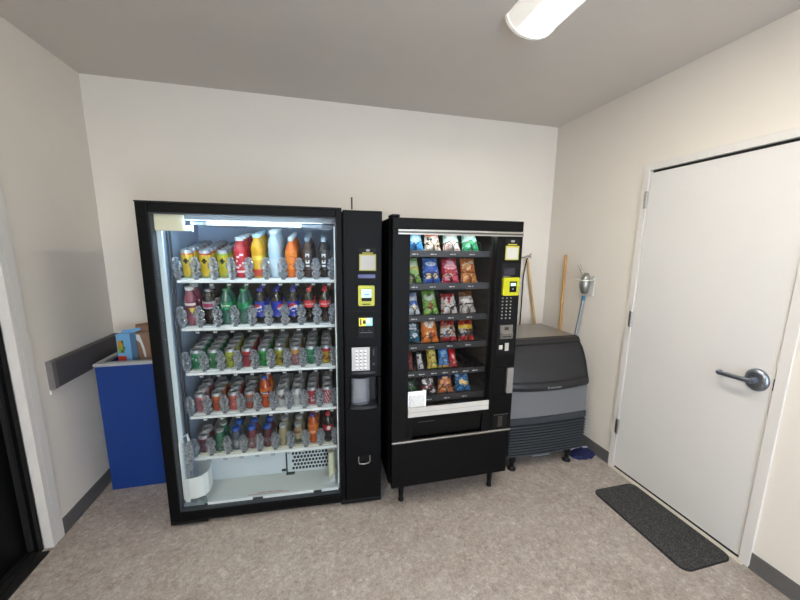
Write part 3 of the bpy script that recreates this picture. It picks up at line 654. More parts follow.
for r in range(7):
    for k in range(3):
        obj('keypad_button', B().lathe([(.0045, 0), (.0045, .003), (.002, .004)], 10).xf(Matrix.Translation((.672 + k * .027, -.002, 1.212 + r * .0205)) @ Matrix.Rotation(PI / 2, 4, 'X')), mat('key_grey', '9a9890', .4), sp_)
cm = obj('coin_mechanism', B().prism([(-.002, 1.085), (-.014, 1.085), (-.02, 1.12), (-.012, 1.125), (-.010, 1.17), (-.002, 1.17)], 'x', .664, .748), mat('coin_silver', '7f7d78', .3, .8), sp_, bevel=.002)
obj('coin_slot', B().box(.692, -.0135, 1.14, .718, -.0105, 1.158).box(.68, -.020, 1.098, .735, -.0165, 1.104), mat('coin_dark', '26241f', .4), cm)
obj('return_button', B().box(.666, -.006, 1.018, .688, -.002, 1.044).box(.705, -.008, 1.008, .729, -.002, 1.056), mat('button_pale', 'b5b1a8', .4), sp_)
obj('lock_handle', B().prism(rrect(.734, .728, .776, .892, .006), 'y', -.006, .02).lathe([(.006, 0), (.006, .006)], 10, c=(0, 0, 0)) if False else B().prism(rrect(.734, .728, .776, .892, .006), 'y', -.006, .02), mat('lock_steel', '8d8b87', .35, .5), sp_, bevel=.003)
obj('coin_cup', B().box(.660, -.003, .585, .762, 0, .589, 1).box(.664, -.001, .50, .755, .0, .582, 0).box(.690, -.002, .505, .722, -.001, .575, 2), [bz, mat('cup_edge', '37342f', .4), mat('cup_brown', '2a221d', .4)], sp_)
# printed notice taped inside the glass
pn = B().box(.100, .0195, .675, .214, .0215, .785, 0); ink = random.Random(3)
for r in range(13):
    x = .110 + (.03 if r == 0 else 0); xe = .204 - (.03 if r == 0 else 0)
    while x < xe:
        w_ = ink.uniform(.004, .012); pn.box(x, .0188, .768 - r * .0065 - (.006 if r else 0), min(x + w_, xe), .0195, .7715 - r * .0065 - (.006 if r else 0), 1); x += w_ + .0025
obj('paper_notice', pn, [mat('notice_white', 'f4f4f2', .7, emit=.12), mat('notice_ink', '8a8a88', .7)], fd)  # paper brightened by a faint glow in its material
obj('lamp_tube', B().prism([(.10 + .008 * math.cos(a * PI / 5), 1.72 + .008 * math.sin(a * PI / 5)) for a in range(10)], 'x', .07, .66, 0, True), mat('snack_led', (1, .97, .9), .4, emit=4), m2)
# trays with coils
TZ = [1.606, 1.416, 1.226, 1.050, .880, .712]
tray_m = mat('tray_grey', '35373b', .45); tray_d = mat('tray_dark', '222123', .5); wire = mat('coil_wire', '1c1b1b', .4, .3)
def coil(n, r, dx, y0=.20, ln=.27):
    b = B()
    for sx in dx:
        pts = []; N = n * 16
        for i in range(N + 1):
            t = 2 * PI * i / 16; pts.append((sx + (1 if sx >= 0 else -1) * r * math.sin(t), y0 + ln * i / N, r + .004 - r * math.cos(t)))
        b.tube(pts, .002, 6)
        b.tube([(sx + r * math.cos(PI * k / 12), .102 - .004 * math.sin(PI * k / 12), .030 + r * 1.05 * math.sin(PI * k / 12)) for k in range(13)] , .0023, 6)
        for q in (-1, 1): b.tube([(sx + q * r, .102, .030), (sx + q * r, .102, .0)], .0023, 6)
    return b
big_coil = coil(5, .026, (-.029, .029)).mesh('coil', wire); small_coil = coil(6, .022, (0,)).mesh('coil', wire)
COLS = [[.158, .268, .388, .510]] * 4 + [[.145, .212, .290, .365, .428, .50, .565]] + [[.150, .262, .380, .500]]
for r, z in enumerate(TZ):
    ty = obj('tray', B().box(.045, .095, z - .012, .64, .50, z - .004), tray_d, m2)
    obj('tray_front', B().box(.045, .086, z - .034, .64, .095, z + .004), tray_m if r < 2 else tray_d, ty, bevel=.002)
    for u in COLS[r]:
        obj('price_tag', B().box(u - .030, .0845, z - .024, u + .014, .086, z - .010, 0).box(u - .026, .0838, z - .021, u - .004, .0845, z - .014, 1).box(u + .001, .0838, z - .021, u + .010, .0845, z - .014, 1), [mat('tag_black', '141414', .4), mat('tag_print', 'b8b8b4', .5)], ty)
        o = obj('coil', big_coil if r != 4 else small_coil, None, ty); o.location = (u, 0, z - .004)
    obj('tray_side', B().box(.640, .10, z - .03, .644, .50, z + .04), tray_d, ty)
obj('lower_compartment', B().box(.045, .075, .56, .69, .55, .655), tray_d, m2)
lc = B()
for u in (.262, .345, .43):
    lc.tube([(u - .022, .09, .665), (u - .018, .09, .68), (u + .018, .09, .68), (u + .022, .09, .665)], .003, 6)
obj('product_guide', lc, wire, m2)

# ------------------------------------------------------------------ snack bags
def make_bag(name, label, w_, h, t_, cols, paint, loc, lean=21, yaw=0, roll=0, rough=.28):
    nx, nz = 18, 26; rn = random.Random(label)
    ph = [rn.uniform(0, 6) for _ in range(6)]
    vs = []; fs = []; ms = []
    for side in (-1, 1):
        o0 = len(vs)
        for j in range(nz + 1):
            q = j / nz
            e = min(q, 1 - q)
            fat = min(1, max(0, (e - .035) / .26)) ** .55
            ww_ = w_ / 2 * (1 - .07 * fat + .02 * math.sin(q * 9 + ph[0])) * (1.03 - .20 * q)
            for i in range(nx + 1):
                s_ = -1 + 2 * i / nx
                th = t_ / 2 * fat * (1 - abs(s_) ** 2.4) ** .7
                wr = .0022 * math.sin(s_ * 7 + ph[1] + q * 4) * math.sin(q * 14 + ph[2]) * fat + .0015 * math.sin(s_ * 15 + ph[3]) * (1 - fat)
                vs.append((s_ * ww_, side * th + wr, q * h))
        for j in range(nz):
            for i in range(nx):
                f_ = [o0 + j * (nx + 1) + i, o0 + j * (nx + 1) + i + 1, o0 + (j + 1) * (nx + 1) + i + 1, o0 + (j + 1) * (nx + 1) + i]
                fs.append(f_); ms.append(paint((i + .5) / nx * 2 - 1, (j + .5) / nz))
    for q in range(len(ms)):
        if rn.random() < .11: ms[q] = rn.randrange(len(cols))
    b = B().add(vs, fs, ms, True)
    ob = obj(name, b, [mat('foil_' + c, c, rough, .0, coat=.4) for c in cols])
    tag(ob, label, 'snack', 'snacks in the glass-front vending machine')
    ob.matrix_world = M2 @ Matrix.Translation(loc) @ Matrix.Rotation(math.radians(-lean), 4, 'X') @ Matrix.Rotation(math.radians(roll), 4, 'Y') @ Matrix.Rotation(math.radians(yaw), 4, 'Z')
    return ob
def ell(s, q, cx, cq, rx, rq): return ((s - cx) / rx) ** 2 + ((q - cq) / rq) ** 2 < 1
def blot(seed, n, lo, hi, idx, size=(.12, .3)):
    rn = random.Random(seed); bl = [(rn.uniform(-.9, .9), rn.uniform(lo, hi), rn.uniform(*size), rn.uniform(size[0] * .3, size[1] * .3), rn.choice(idx)) for _ in range(n)]
    def f(s, q):
        for cx, cq, rx, rq, ix in bl:
            if ell(s, q, cx, cq, rx, rq): return ix
        return None
    return f
def layered(base, *layers):
    """each layer returns an index or None; later layers win"""
    def f(s, q):
        out = base(s, q) if callable(base) else base
        for l_ in layers:
            x = l_(s, q)
            if x is not None: out = x
        return out
    return f
def E_(cx, cq, rx, rq, ix): return lambda s, q: ix if ell(s, q, cx, cq, rx, rq) else None
def Rz(q0, q1, ix, s0=-1, s1=1): return lambda s, q: ix if q0 < q < q1 and s0 <= s <= s1 else None
BH_ = .122
def bagrow(r, k, name, desc, w_, h, cols, paint, **kw):
    u = COLS[r][k] + kw.pop('du', 0); t_ = kw.pop('t', .05)
    y = kw.pop('y', .128); w_ *= .93; kw.setdefault('roll', random.uniform(-4, 1.5)); kw.setdefault('yaw', random.uniform(-8, 4))
    make_bag(name, desc, w_, h, t_, cols, paint, (u, y, TZ[r] + .001), **kw)
# top tray
bagrow(0, 0, 'chip_bag', 'pale and bright blue chip bag at the end of the top tray', .115, BH_, ['6fb0d8', '2a86c8', '9fd4ea', '1a5a9a'], layered(0, Rz(0, .35, 1), E_(.2, .62, .5, .15, 2), E_(0, .2, .35, .1, 3)))
bagrow(0, 1, 'chip_bag', 'red, yellow and white patchwork chip bag in the top tray', .115, BH_, ['d8d0c4', 'c03a2c', 'd8b83a', '2a2a2c', '8a9a8c'], layered(0, Rz(.7, 1, 1), blot(4, 9, .6, 1, [1, 2, 0]), blot(5, 16, .05, .6, [0, 3, 3, 4])))
bagrow(0, 2, 'chip_bag', 'pale teal chip bag with pinkish lower half in the top tray', .118, BH_, ['9cc8c0', 'c8b4ac', '3a2a2c', 'dfe6e0', 'a08078'], layered(0, Rz(0, .42, 1), E_(0, .72, .75, .12, 3), lambda s, q: 2 if abs(q - .5 + .16 * abs(s)) < .022 else None, E_(.45, .2, .35, .1, 3), E_(-.5, .15, .3, .08, 4)))
bagrow(0, 3, 'chip_bag', 'pale teal chip bag with green lower half in the top tray', .118, BH_, ['9ad0c4', '1f9a62', '173a2a', 'cfe8e0', '5ac090'], layered(0, Rz(0, .45, 1), E_(0, .75, .75, .12, 3), lambda s, q: 2 if abs(q - .5 + .12 * abs(s)) < .022 else None, E_(.4, .2, .3, .09, 4), E_(-.4, .22, .25, .09, 4)))
# second tray
bagrow(1, 0, 'chip_bag', 'light green and yellow chip bag at the end of the second tray', .105, .155, ['9cc47a', 'd8c860', '5a8a3a', 'd4e4c8', '6a5a3a'], layered(0, E_(0, .72, .8, .14, 3), Rz(.5, .62, 1), Rz(0, .35, 2), E_(-.3, .2, .4, .12, 4), E_(.4, .3, .3, .1, 0)))
bagrow(1, 1, 'chip_bag', 'royal blue chip bag with two round chips pictured', .12, .155, ['2a5cb8', '4a86d4', '16306a', 'e0c890', 'c8d8e8'], layered(0, Rz(.85, 1, 1), E_(0, .74, .75, .09, 4), E_(0, .3, .85, .14, 2), E_(-.42, .25, .3, .1, 3), E_(.45, .25, .3, .1, 3)))
bagrow(1, 2, 'chip_bag', 'crimson chip bag with a pale pink heart-shaped panel', .125, .155, ['b02440', 'e8b8c4', '7a1428', 'd85a74', 'c8a08a'], layered(0, E_(0, .78, .6, .12, 1), E_(0, .62, .78, .12, 1), E_(0, .6, .6, .03, 3), Rz(.3, .36, 2), E_(-.45, .2, .4, .13, 3), E_(.45, .2, .4, .13, 3), blot(8, 7, .05, .3, [4, 2, 3])))
bagrow(1, 3, 'chip_bag', 'orange-brown chip bag with two crisps pictured at the bottom', .122, .155, ['b5682c', 'e8d8bc', '6a3414', 'd8924a', 'c87a34'], layered(0, E_(-.3, .62, .6, .14, 1), E_(.4, .8, .4, .08, 1), Rz(.36, .42, 2), E_(-.45, .2, .38, .15, 3), E_(.45, .2, .38, .15, 3), blot(9, 7, .45, .95, [3, 0])))
# third tray
bagrow(2, 0, 'cracker_bag', 'white and blue cracker bag at the end of the third tray', .085, .135, ['c8d0d8', '3a62b0', 'dcd8c0', '8aa0c0'], layered(0, Rz(.4, .62, 1), E_(.2, .25, .5, .18, 2), Rz(.82, 1, 3)))
bagrow(2, 1, 'pretzel_bag', 'green slanted snack bag with a grey round panel', .105, .15, ['6aa03a', 'b8c4b4', '3a5a24', '8a4a2c', '9ac86a'], layered(0, E_(0, .7, .8, .18, 1), E_(0, .8, .3, .08, 2), E_(0, .3, .5, .16, 3), E_(-.3, .12, .4, .08, 4), E_(.5, .2, .3, .08, 4)), roll=-3)
bagrow(2, 2, 'cracker_bag', 'white and red snack bag with red top edge in the third tray', .115, .125, ['c8c0bc', 'b0202c', '3a2a2a', 'e0dcd8', '6a6264'], layered(0, Rz(.8, 1, 1), blot(12, 12, .08, .8, [1, 2, 3, 1, 4]), E_(-.4, .25, .3, .12, 3), E_(.35, .25, .25, .1, 2)))
bagrow(2, 3, 'cookie_bag', 'brown-topped grey and white snack bag in the third tray', .112, .14, ['a8a098', '7a4a2a', '2e2a28', 'd8d4cc', '8a847c'], layered(0, Rz(.74, 1, 1), blot(13, 14, .1, .72, [2, 3, 3, 4]), E_(0, .4, .6, .14, 3), Rz(.36, .42, 2)))
# fourth tray
bagrow(3, 0, 'chip_bag', 'dark teal chip bag at the end of the fourth tray', .1, .15, ['123c4c', '1f6a86', 'c8d4d8', '0c1c24'], layered(0, Rz(.55, .78, 2, -.7, .5), Rz(.6, .64, 3), E_(.2, .25, .7, .2, 1), E_(.3, .3, .4, .1, 2), Rz(.85, 1, 3)))
bagrow(3, 1, 'chip_bag', 'bright orange chip bag with a white round panel near its top', .122, .158, ['d0701c', 'e0d8cc', '5a2a10', 'b84a14', 'e89a4a'], layered(0, E_(0, .74, .7, .2, 1), E_(.1, .8, .3, .05, 4), E_(0, .26, .35, .16, 2), E_(-.4, .3, .2, .12, 4), E_(.5, .25, .25, .14, 3)))
bagrow(3, 2, 'chip_bag', 'dark red chip bag with a grey and tan patterned middle', .118, .138, ['a01c20', 'a88464', '3a3a3c', 'c8c4c0', '6a1418'], layered(0, Rz(.58, .68, 1), Rz(.2, .58, 3), blot(16, 16, .22, .6, [2, 2, 1]), E_(0, .82, .6, .05, 4)))
bagrow(3, 3, 'chip_bag', 'red chip bag with a yellow stripe over a dark patterned band', .118, .14, ['b02420', 'd8b424', '34363a', 'a8a8a8', '701818'], layered(0, Rz(.5, .68, 1), Rz(.2, .5, 2), blot(17, 10, .22, .46, [3, 2]), E_(0, .82, .6, .05, 4)))
# fifth tray (narrow candy)
bagrow(4, 0, 'candy_bar', 'narrow dark red candy bar in the fifth tray', .042, .115, ['6a1c1c', '2a1212', 'a8483c'], layered(0, blot(20, 6, .1, .9, [2, 2, 1])), t=.022)
bagrow(4, 1, 'candy_bar', 'narrow black and white candy bar in the fifth tray', .042, .115, ['d0ccc8', '1a1a1a', '8a8a8a'], layered(0, Rz(.8, 1, 1), blot(21, 6, .1, .8, [1, 1, 2])), t=.022)
bagrow(4, 2, 'candy_bag', 'yellow candy bag in the fifth tray', .072, .13, ['b8a83a', '8a3a20', '6a7a2a', 'd8d070'], layered(0, blot(22, 12, .1, .8, [1, 2, 3, 1]), E_(0, .75, .6, .1, 3)), t=.03)
bagrow(4, 3, 'candy_bag', 'bright blue candy bag in the fifth tray', .078, .125, ['2e74b8', '1a2a4a', '8ac0e0', 'c89a3a'], layered(0, E_(0, .75, .7, .1, 2), E_(0, .45, .5, .1, 1), Rz(0, .12, 3), E_(.3, .3, .3, .08, 2)), t=.03)
bagrow(4, 4, 'candy_bag', 'narrow red candy bag beside the empty coils', .056, .125, ['b0181c', 'd89a94', '6a0c10'], layered(0, E_(.1, .5, .4, .1, 1), E_(.2, .2, .3, .06, 1), Rz(.9, 1, 2)), t=.03)
# sixth tray
bagrow(5, 0, 'cookie_bag', 'dark green cookie bag partly hidden by the paper notice', .11, .12, ['12281a', '2a6a3a', 'c8ccc4', '0a120c'], layered(0, E_(.2, .3, .6, .18, 1), E_(.4, .1, .4, .08, 2), Rz(.7, 1, 3)))
bagrow(5, 1, 'cookie_bag', 'black and white cookie bag with dark red spots', .115, .12, ['2a2020', 'd0ccc8', '7a2028', '8a8480'], layered(0, E_(0, .65, .8, .16, 1), blot(25, 10, .45, .8, [0, 3]), E_(.6, .12, .35, .1, 1), E_(-.4, .3, .4, .14, 2), blot(26, 6, .1, .4, [2, 1])))
bagrow(5, 2, 'pretzel_bag', 'snack bag with dark blue top and orange-brown lower half', .108, .13, ['b5622c', '2c3a5a', 'e0a870', '5a2a18'], layered(0, Rz(.66, 1, 1), E_(0, .72, .5, .06, 2), blot(27, 9, .08, .6, [2, 3, 2])))
bagrow(5, 3, 'pretzel_bag', 'blue snack bag with golden crackers pictured', .112, .135, ['1e6aa0', '2c4a74', 'd8b45a', '7ac0e0'], layered(0, Rz(.66, 1, 1), E_(-.2, .42, .4, .14, 2), E_(.4, .36, .35, .12, 2), blot(28, 6, .7, .95, [3, 0])))

# ------------------------------------------------------------------ ice machine
IX0, IX1 = 1.325, 1.975
im = thing('ice_machine', 'charcoal and grey undercounter ice machine standing beside the snack machine', 'ice machine', (1.65, 2.35, 0))
def bowx(b, amp):
    xc, hw = (IX0 + IX1) / 2, (IX1 - IX0) / 2
    b.v = [(x - 1.65, y - amp(z) * (1 - min(1, abs((x - xc) / hw)) ** 2) * (1 if y < 2.2 else 0) - 2.35, z) for x, y, z in b.v]; return b
def xprism(poly, n=16, mi=0, x0=IX0, x1=IX1):
    """poly (y, z) run along x in n steps so that it can bow"""
    b = B(); m_ = len(poly); v = []; fs = []
    for i in range(n + 1):
        v += [(x0 + (x1 - x0) * i / n, y, z) for y, z in poly]
    for i in range(n):
        for k in range(m_): fs.append((i * m_ + k, i * m_ + (k + 1) % m_, (i + 1) * m_ + (k + 1) % m_, (i + 1) * m_ + k))
    b.add(v, fs, mi); b.add(v[:m_], [list(range(m_))[::-1]], mi); b.add(v[-m_:], [list(range(m_))], mi)
    return b
obj('ice_body', bowx(xprism([(2.66, .10), (2.66, .935), (2.21, .935), (2.11, .60), (2.075, .58), (2.065, .42), (2.06, .10)]), lambda z: .008), mat('ice_body_grey', '63666a', .45, .3), im)
obj('steel_top', bowx(B().box(IX0 - .005, 2.2, .935, IX1 + .005, 2.67, .957), lambda z: 0), mat('stainless_top', '9a9690', .3, .9, noise=.04, scale=60), im, bevel=.003)
gp = obj('front_panel', bowx(xprism([(2.066, .405), (2.056, .405), (2.058, .60), (2.068, .62)]), lambda z: .012), mat('panel_grey', '696b6e', .45, .1), im)
charc = mat('charcoal_plastic', '1d1d20', .45, noise=.04, scale=120); charcd = mat('charcoal_dark', '151517', .45)
arc = [(2.222, .945), (2.19, .925), (2.15, .880), (2.125, .835), (2.105, .79), (2.09, .75), (2.076, .706), (2.066, .672)]
lid = obj('bin_lid', bowx(xprism(arc + [(2.10, .672), (2.22, .93)]), lambda z: .012 + .02 * max(0, (.945 - z) / .27)), charc, im)
obj('lid_lip', bowx(xprism([(2.068, .680), (2.052, .672), (2.046, .645), (2.052, .62), (2.066, .612), (2.10, .66)]), lambda z: .012 + .022 * max(0, (.945 - z) / .27) + (.004 if z < .65 else 0)), charcd, lid)
obj('lid_edge', bowx(xprism([(y - .005, z) for y, z in arc] + [(y + .012, z - .004) for y, z in arc[::-1]], 2, 0, IX1 - .012, IX1 + .004), lambda z: .0), charcd, lid)
obj('lid_rail', bowx(xprism([(2.225, .962), (2.195, .955), (2.175, .930), (2.178, .915), (2.21, .945), (2.225, .945)]), lambda z: .012), charcd, lid)
tx = text('Scotsman', .024, stretch=1.25); tx.v = [(x + 1.64 - 1.65, 1.9995 - 2.35 + abs(x) * .03, z + .646) for x, y, z in tx.v]
obj('lettering', tx, mat('logo_grey', 'c0c0c2', .3, .4), lid)
gr = obj('louvre_panel', bowx(xprism([(2.064, .105), (2.056, .105), (2.052, .405), (2.064, .405)]), lambda z: .012), mat('louvre_gap_shade', '050506', .7), im)  # near-black backing carries the shade between the slats in its colour
sl = B()
for k in range(11):
    z = .112 + k * .0225
    q = xprism([(2.054, z), (2.036, z), (2.038, z + .007), (2.054, z + .012)])
    sl.add(q.v, q.f, 0)
q = xprism([(2.056, .362), (2.040, .362), (2.042, .406), (2.056, .406)]); sl.add(q.v, q.f, 0)
obj('louvre_slat', bowx(sl, lambda z: .012), mat('louvre_slate', '2b3035', .45), gr)
obj('rating_label', bowx(B().box(1.52, 2.036, .098, 1.665, 2.04, .107), lambda z: .012), mat('label_pale', '6f757c', .4), gr)
for x, y in ((1.372, 2.06), (1.852, 2.06), (1.372, 2.6), (1.93, 2.6)):
    obj('leg', B().lathe([(.032, 0), (.032, .008), (.016, .022), (.016, .06), (.026, .066), (.026, .101)], 16, c=(x - 1.65, y - 2.35, 0)), black2, im)

# ------------------------------------------------------------------ cleaning tools in the corner
wood = mat('varnished_pine', 'b98a4c', .4, noise=.12, scale=14); wood2 = mat('pale_pine', 'c4a06c', .45, noise=.1, scale=14)
bt = thing('broom', 'varnished wooden broom handle leaning at the side wall by the wall-hung scoop', 'broom', (2.118, 2.58, 0))
obj('handle', B().tube([(0, 0, .14), (.004, .012, .8), (.006, .025, 1.56), (.006, .0255, 1.578)], .0135, 14, r2=.0125), wood, bt)
obj('bristles', B().box(-.012, -.10, 0, .012, .10, .10).box(-.014, -.08, .10, .014, .08, .14), mat('straw', 'b09a5a', .8, noise=.15, scale=200), bt)
mp = thing('mop', 'pale wooden mop handle leaning on the back wall beside the black cord', 'mop', (2.05, 2.79, 0))
obj('handle', B().tube([(0, 0, .06), (-.03, .033, .93), (-.136, .068, 1.535)], .0125, 14, r2=.0115), wood2, mp)
obj('mop_head', B().lathe([(.001, 0), (.06, .004), (.055, .03), (.02, .08), (.018, .1)], 16), mat('mop_cotton', 'b8b2a4', .9, noise=.15, scale=120), mp)
gm = thing('long_handled_duster', 'grey metal tool handle with blue collar below the hanging scoop', 'broom', (2.005, 2.375, 0))
obj('handle', B().tube([(0, 0, .02), (.065, -.022, .8), (.108, -.033, 1.222)], .0125, 12), mat('grey_tube', '8a8c90', .35, .6), gm)
obj('collar', B().tube([(.1075, -.033, 1.215), (.1115, -.034, 1.252)], .0145, 12), mat('blue_collar', '2a6a94', .4), gm)
obj('foot', B().box(-.014, -.12, 0, .014, .12, .02), mat('grey_foot2', '55585c', .5), gm)
# scoop and its holder on the wall
sh_ = thing('scoop_holder', 'white wall bracket with a ring that holds the metal scoop', 'holder', (R, 2.32, 1.36))
obj('back_plate', B().box(-.008, -.05, -.10, 0, .035, .065), mat('holder_white', 'd8d6d0', .4), sh_, bevel=.004)
ring = [(-.062 + .054 * math.cos(2 * PI * k / 20), .012 + .062 * math.sin(2 * PI * k / 20), .025) for k in range(21)]
obj('ring', B().tube(ring, .0045, 8, caps=False).tube([(-.062, -.05, .025), (-.03, -.062, .03), (-.004, -.048, .045)], .004, 8), MATS['holder_white'], sh_)
obj('hook', B().tube([(-.006, .03, .05), (-.018, .032, .055), (-.022, .033, .075)], .004, 8), MATS['holder_white'], sh_)
sc = thing('ice_scoop', 'dark steel ice scoop hanging blade down in the white ring', 'scoop', (R - .06, 2.335, 1.37))
v = []; fs = []; n = 14; m_ = 8
for j in range(m_ + 1):
    q = j / m_; z = -.095 + .165 * q; w_ = .044 * math.sin(PI * (.12 + .80 * q)) ** .6
    for i in range(n + 1):
        a = PI * i / n; v.append((.034 - .055 * math.sin(a) * (.35 + .65 * math.sin(PI * min(1, q * .9 + .1))), w_ * math.cos(a) * .98, z))
for j in range(m_):
    for i in range(n): fs.append((j * (n + 1) + i, j * (n + 1) + i + 1, (j + 1) * (n + 1) + i + 1, (j + 1) * (n + 1) + i))
so = obj('blade', B().add(v, fs, 0, True), mat('scoop_steel', '8f908a', .3, .7), sc)
sd = so.modifiers.new('thick', 'SOLIDIFY'); sd.thickness = .002
obj('handle', B().tube([(.0, .0, .06), (-.004, .018, .085), (-.006, .048, .135)], .009, 10, r2=.011), mat('scoop_handle', '8f8d88', .3, .7), sc)
# blue mop pad on the floor
pad = B(); rn = random.Random(11)
pad.prism(rrect(-.095, -.05, .095, .05, .045), 'z', 0, .026)
for k in range(170):
    a = rn.uniform(0, 2 * PI); q = math.sqrt(rn.random()); x, y = .105 * q * math.cos(a), .058 * q * math.sin(a)
    z = .022 + .012 * (1 - q)
    if q > .75:
        pad.tube([(x * .9, y * .9, .024), (x * 1.02, y * 1.05, .015), (x * 1.1, y * 1.16, .004)], .0055, 5)
    else:
        pad.tube([(x, y, z), (x + rn.uniform(-.01, .01), y + rn.uniform(-.01, .01), z + .012), (x + rn.uniform(-.018, .018), y + rn.uniform(-.018, .018), z + .004)], .0055, 5)
pb = thing('blue_mop_pad', 'fuzzy navy blue mop pad lying on the floor by the ice machine foot', 'mop', (2.018, 2.085, 0))
obj('pad', pad, mat('navy_fringe', '1e2350', .9, noise=.3, scale=90), pb)
obj('pad_strip', B().tube([(-.09, .035, .036), (-.03, .047, .040), (.03, .049, .040), (.085, .04, .036)], .006, 8), mat('strip_pale', 'b8bcd0', .6), pb)
# cord
cd = thing('power_cord', 'thin black cord running down the back wall behind the snack machine', 'cord', (1.88, D - .02, 0))
def smooth(pts, n=6):
    out = []; P = [pts[0]] + pts + [pts[-1]]
    for i in range(1, len(P) - 2):
        p0, p1, p2, p3 = [Vector(p) for p in P[i - 1:i + 3]]
        for k in range(n):
            t = k / n; out.append(.5 * ((2 * p1) + (-p0 + p2) * t + (2 * p0 - 5 * p1 + 4 * p2 - p3) * t * t + (-p0 + 3 * p1 - 3 * p2 + p3) * t ** 3))
    return out + [Vector(pts[-1])]
obj('cable', B().tube(smooth([(.022, -.016, 1.545), (.010, -.014, 1.48), (-.004, -.012, 1.36), (-.004, -.012, 1.15), (-.006, -.012, .90), (-.02, -.012, .5), (-.02, -.012, .1)]), .0055, 8), bz, cd)
obj('hook', B().tube([(-.02, .018, 1.545), (-.01, -.01, 1.55), (.02, -.014, 1.562), (.045, -.014, 1.565), (.06, -.014, 1.585)], .007, 8).tube([(.03, -.014, 1.56), (.062, -.014, 1.55)], .006, 8), steel, cd)

# ------------------------------------------------------------------ blue bin with cartons
bx0, bx1, by0, by1, bz1 = -1.368, -.90, 2.478, 2.845, .883
bn = thing('recycling_bin', 'tall royal blue open-topped bin with grey rim in the corner', 'bin', ((bx0 + bx1) / 2, by0, 0))
def loc(b, o): b.v = [(x - o[0], y - o[1], z - o[2]) for x, y, z in b.v]; return b
bo = bn.location
obj('bin_body', loc(B().box(bx0, by0, 0, bx1, by0 + .016, bz1 - .02).box(bx0, by1 - .016, 0, bx1, by1, bz1 - .02).box(bx0, by0 + .016, 0, bx0 + .016, by1 - .016, bz1 - .02).box(bx1 - .016, by0 + .016, 0, bx1, by1 - .016, bz1 - .02).box(bx0 + .016, by0 + .016, .55, bx1 - .016, by1 - .016, .57), bo), mat('royal_blue_laminate', '08337a', .45, noise=.02, scale=30), bn)
obj('bin_rim', loc(B().box(bx0 - .006, by0 - .008, bz1 - .02, bx1 + .004, by0 + .035, bz1).box(bx0 - .006, by1 - .03, bz1 - .02, bx1 + .004, by1 + .004, bz1).box(bx0 - .006, by0 + .035, bz1 - .02, bx0 + .03, by1 - .03, bz1).box(bx1 - .03, by0 + .035, bz1 - .02, bx1 + .004, by1 - .03, bz1), bo), mat('grey_rim', 'a5a5a6', .5), bn, bevel=.002)
kraft = mat('kraft_cardboard', '9b7a62', .8, noise=.05, scale=30)
cb = thing('cardboard_box', 'open brown cardboard box standing in the blue bin', 'box', (-1.17, 2.73, .572))
k0 = B().box(-.10, -.05, 0, .22, -.046, .455).box(-.10, .076, 0, .22, .08, .475).box(-.10, -.046, 0, -.096, .076, .455).box(.216, -.046, 0, .22, .076, .455).box(-.096, -.046, 0, .216, .076, .004)
obj('carton', k0, kraft, cb)
obj('flap', B().prism([(-.10, .475), (.22, .475), (.22, .53), (.02, .505), (-.10, .488)], 'y', .08, .084), mat('kraft_inner', '8a6a50', .8, noise=.05, scale=30), cb)
obj('tape', B().prism([(-.045, .445), (-.024, .44), (-.012, .39), (-.002, .34), (.004, .28), (-.008, .28), (-.016, .34), (-.026, .385), (-.045, .405)], 'y', -.052, -.05), mat('glossy_tape', 'f0eee8', .15), cb)
sbx = thing('snack_carton', 'light blue snack carton with fruit print sticking out of the blue bin', 'box', (-1.248, 2.62, .572), (0, 0, math.radians(-6)))
bx_ = B(); nz, nx = 22, 12
def carton_paint(s, q):
    if ell(s, q, -.55, .86, .34, .05): return 1
    if ell(s, q, -.2, .88, .22, .05): return 3
    if ell(s, q, -.6, .79, .36, .045): return 2
    if ell(s, q, -.2, .775, .4, .03): return 3
    if ell(s, q, -.45, .745, .36, .035): return 2
    if q < .70 and s < .15: return 4
    return 0
v = [(-.042 + .084 * i / nx, -.03, .47 * j / nz) for j in range(nz + 1) for i in range(nx + 1)]
fs = [(j * (nx + 1) + i, j * (nx + 1) + i + 1, (j + 1) * (nx + 1) + i + 1, (j + 1) * (nx + 1) + i) for j in range(nz) for i in range(nx)]
bx_.add(v, fs, [carton_paint((i + .5) / nx * 2 - 1, (j + .5) / nz) for j in range(nz) for i in range(nx)])
bx_.box(-.042, -.0299, 0, .042, .03, .47, 0)
obj('carton', bx_, [mat('carton_blue', '6fa6d2', .5), mat('carton_orange', 'c8862e', .5), mat('carton_lime', '8a9a3a', .5), mat('carton_green', '3a6a34', .5), mat('carton_red', 'b8382e', .5)], sbx)
obj('flap', B().prism([(-.042, .47), (.042, .47), (.085, .485), (.075, .50), (-.037, .482)], 'y', .026, .03), MATS['carton_blue'], sbx)

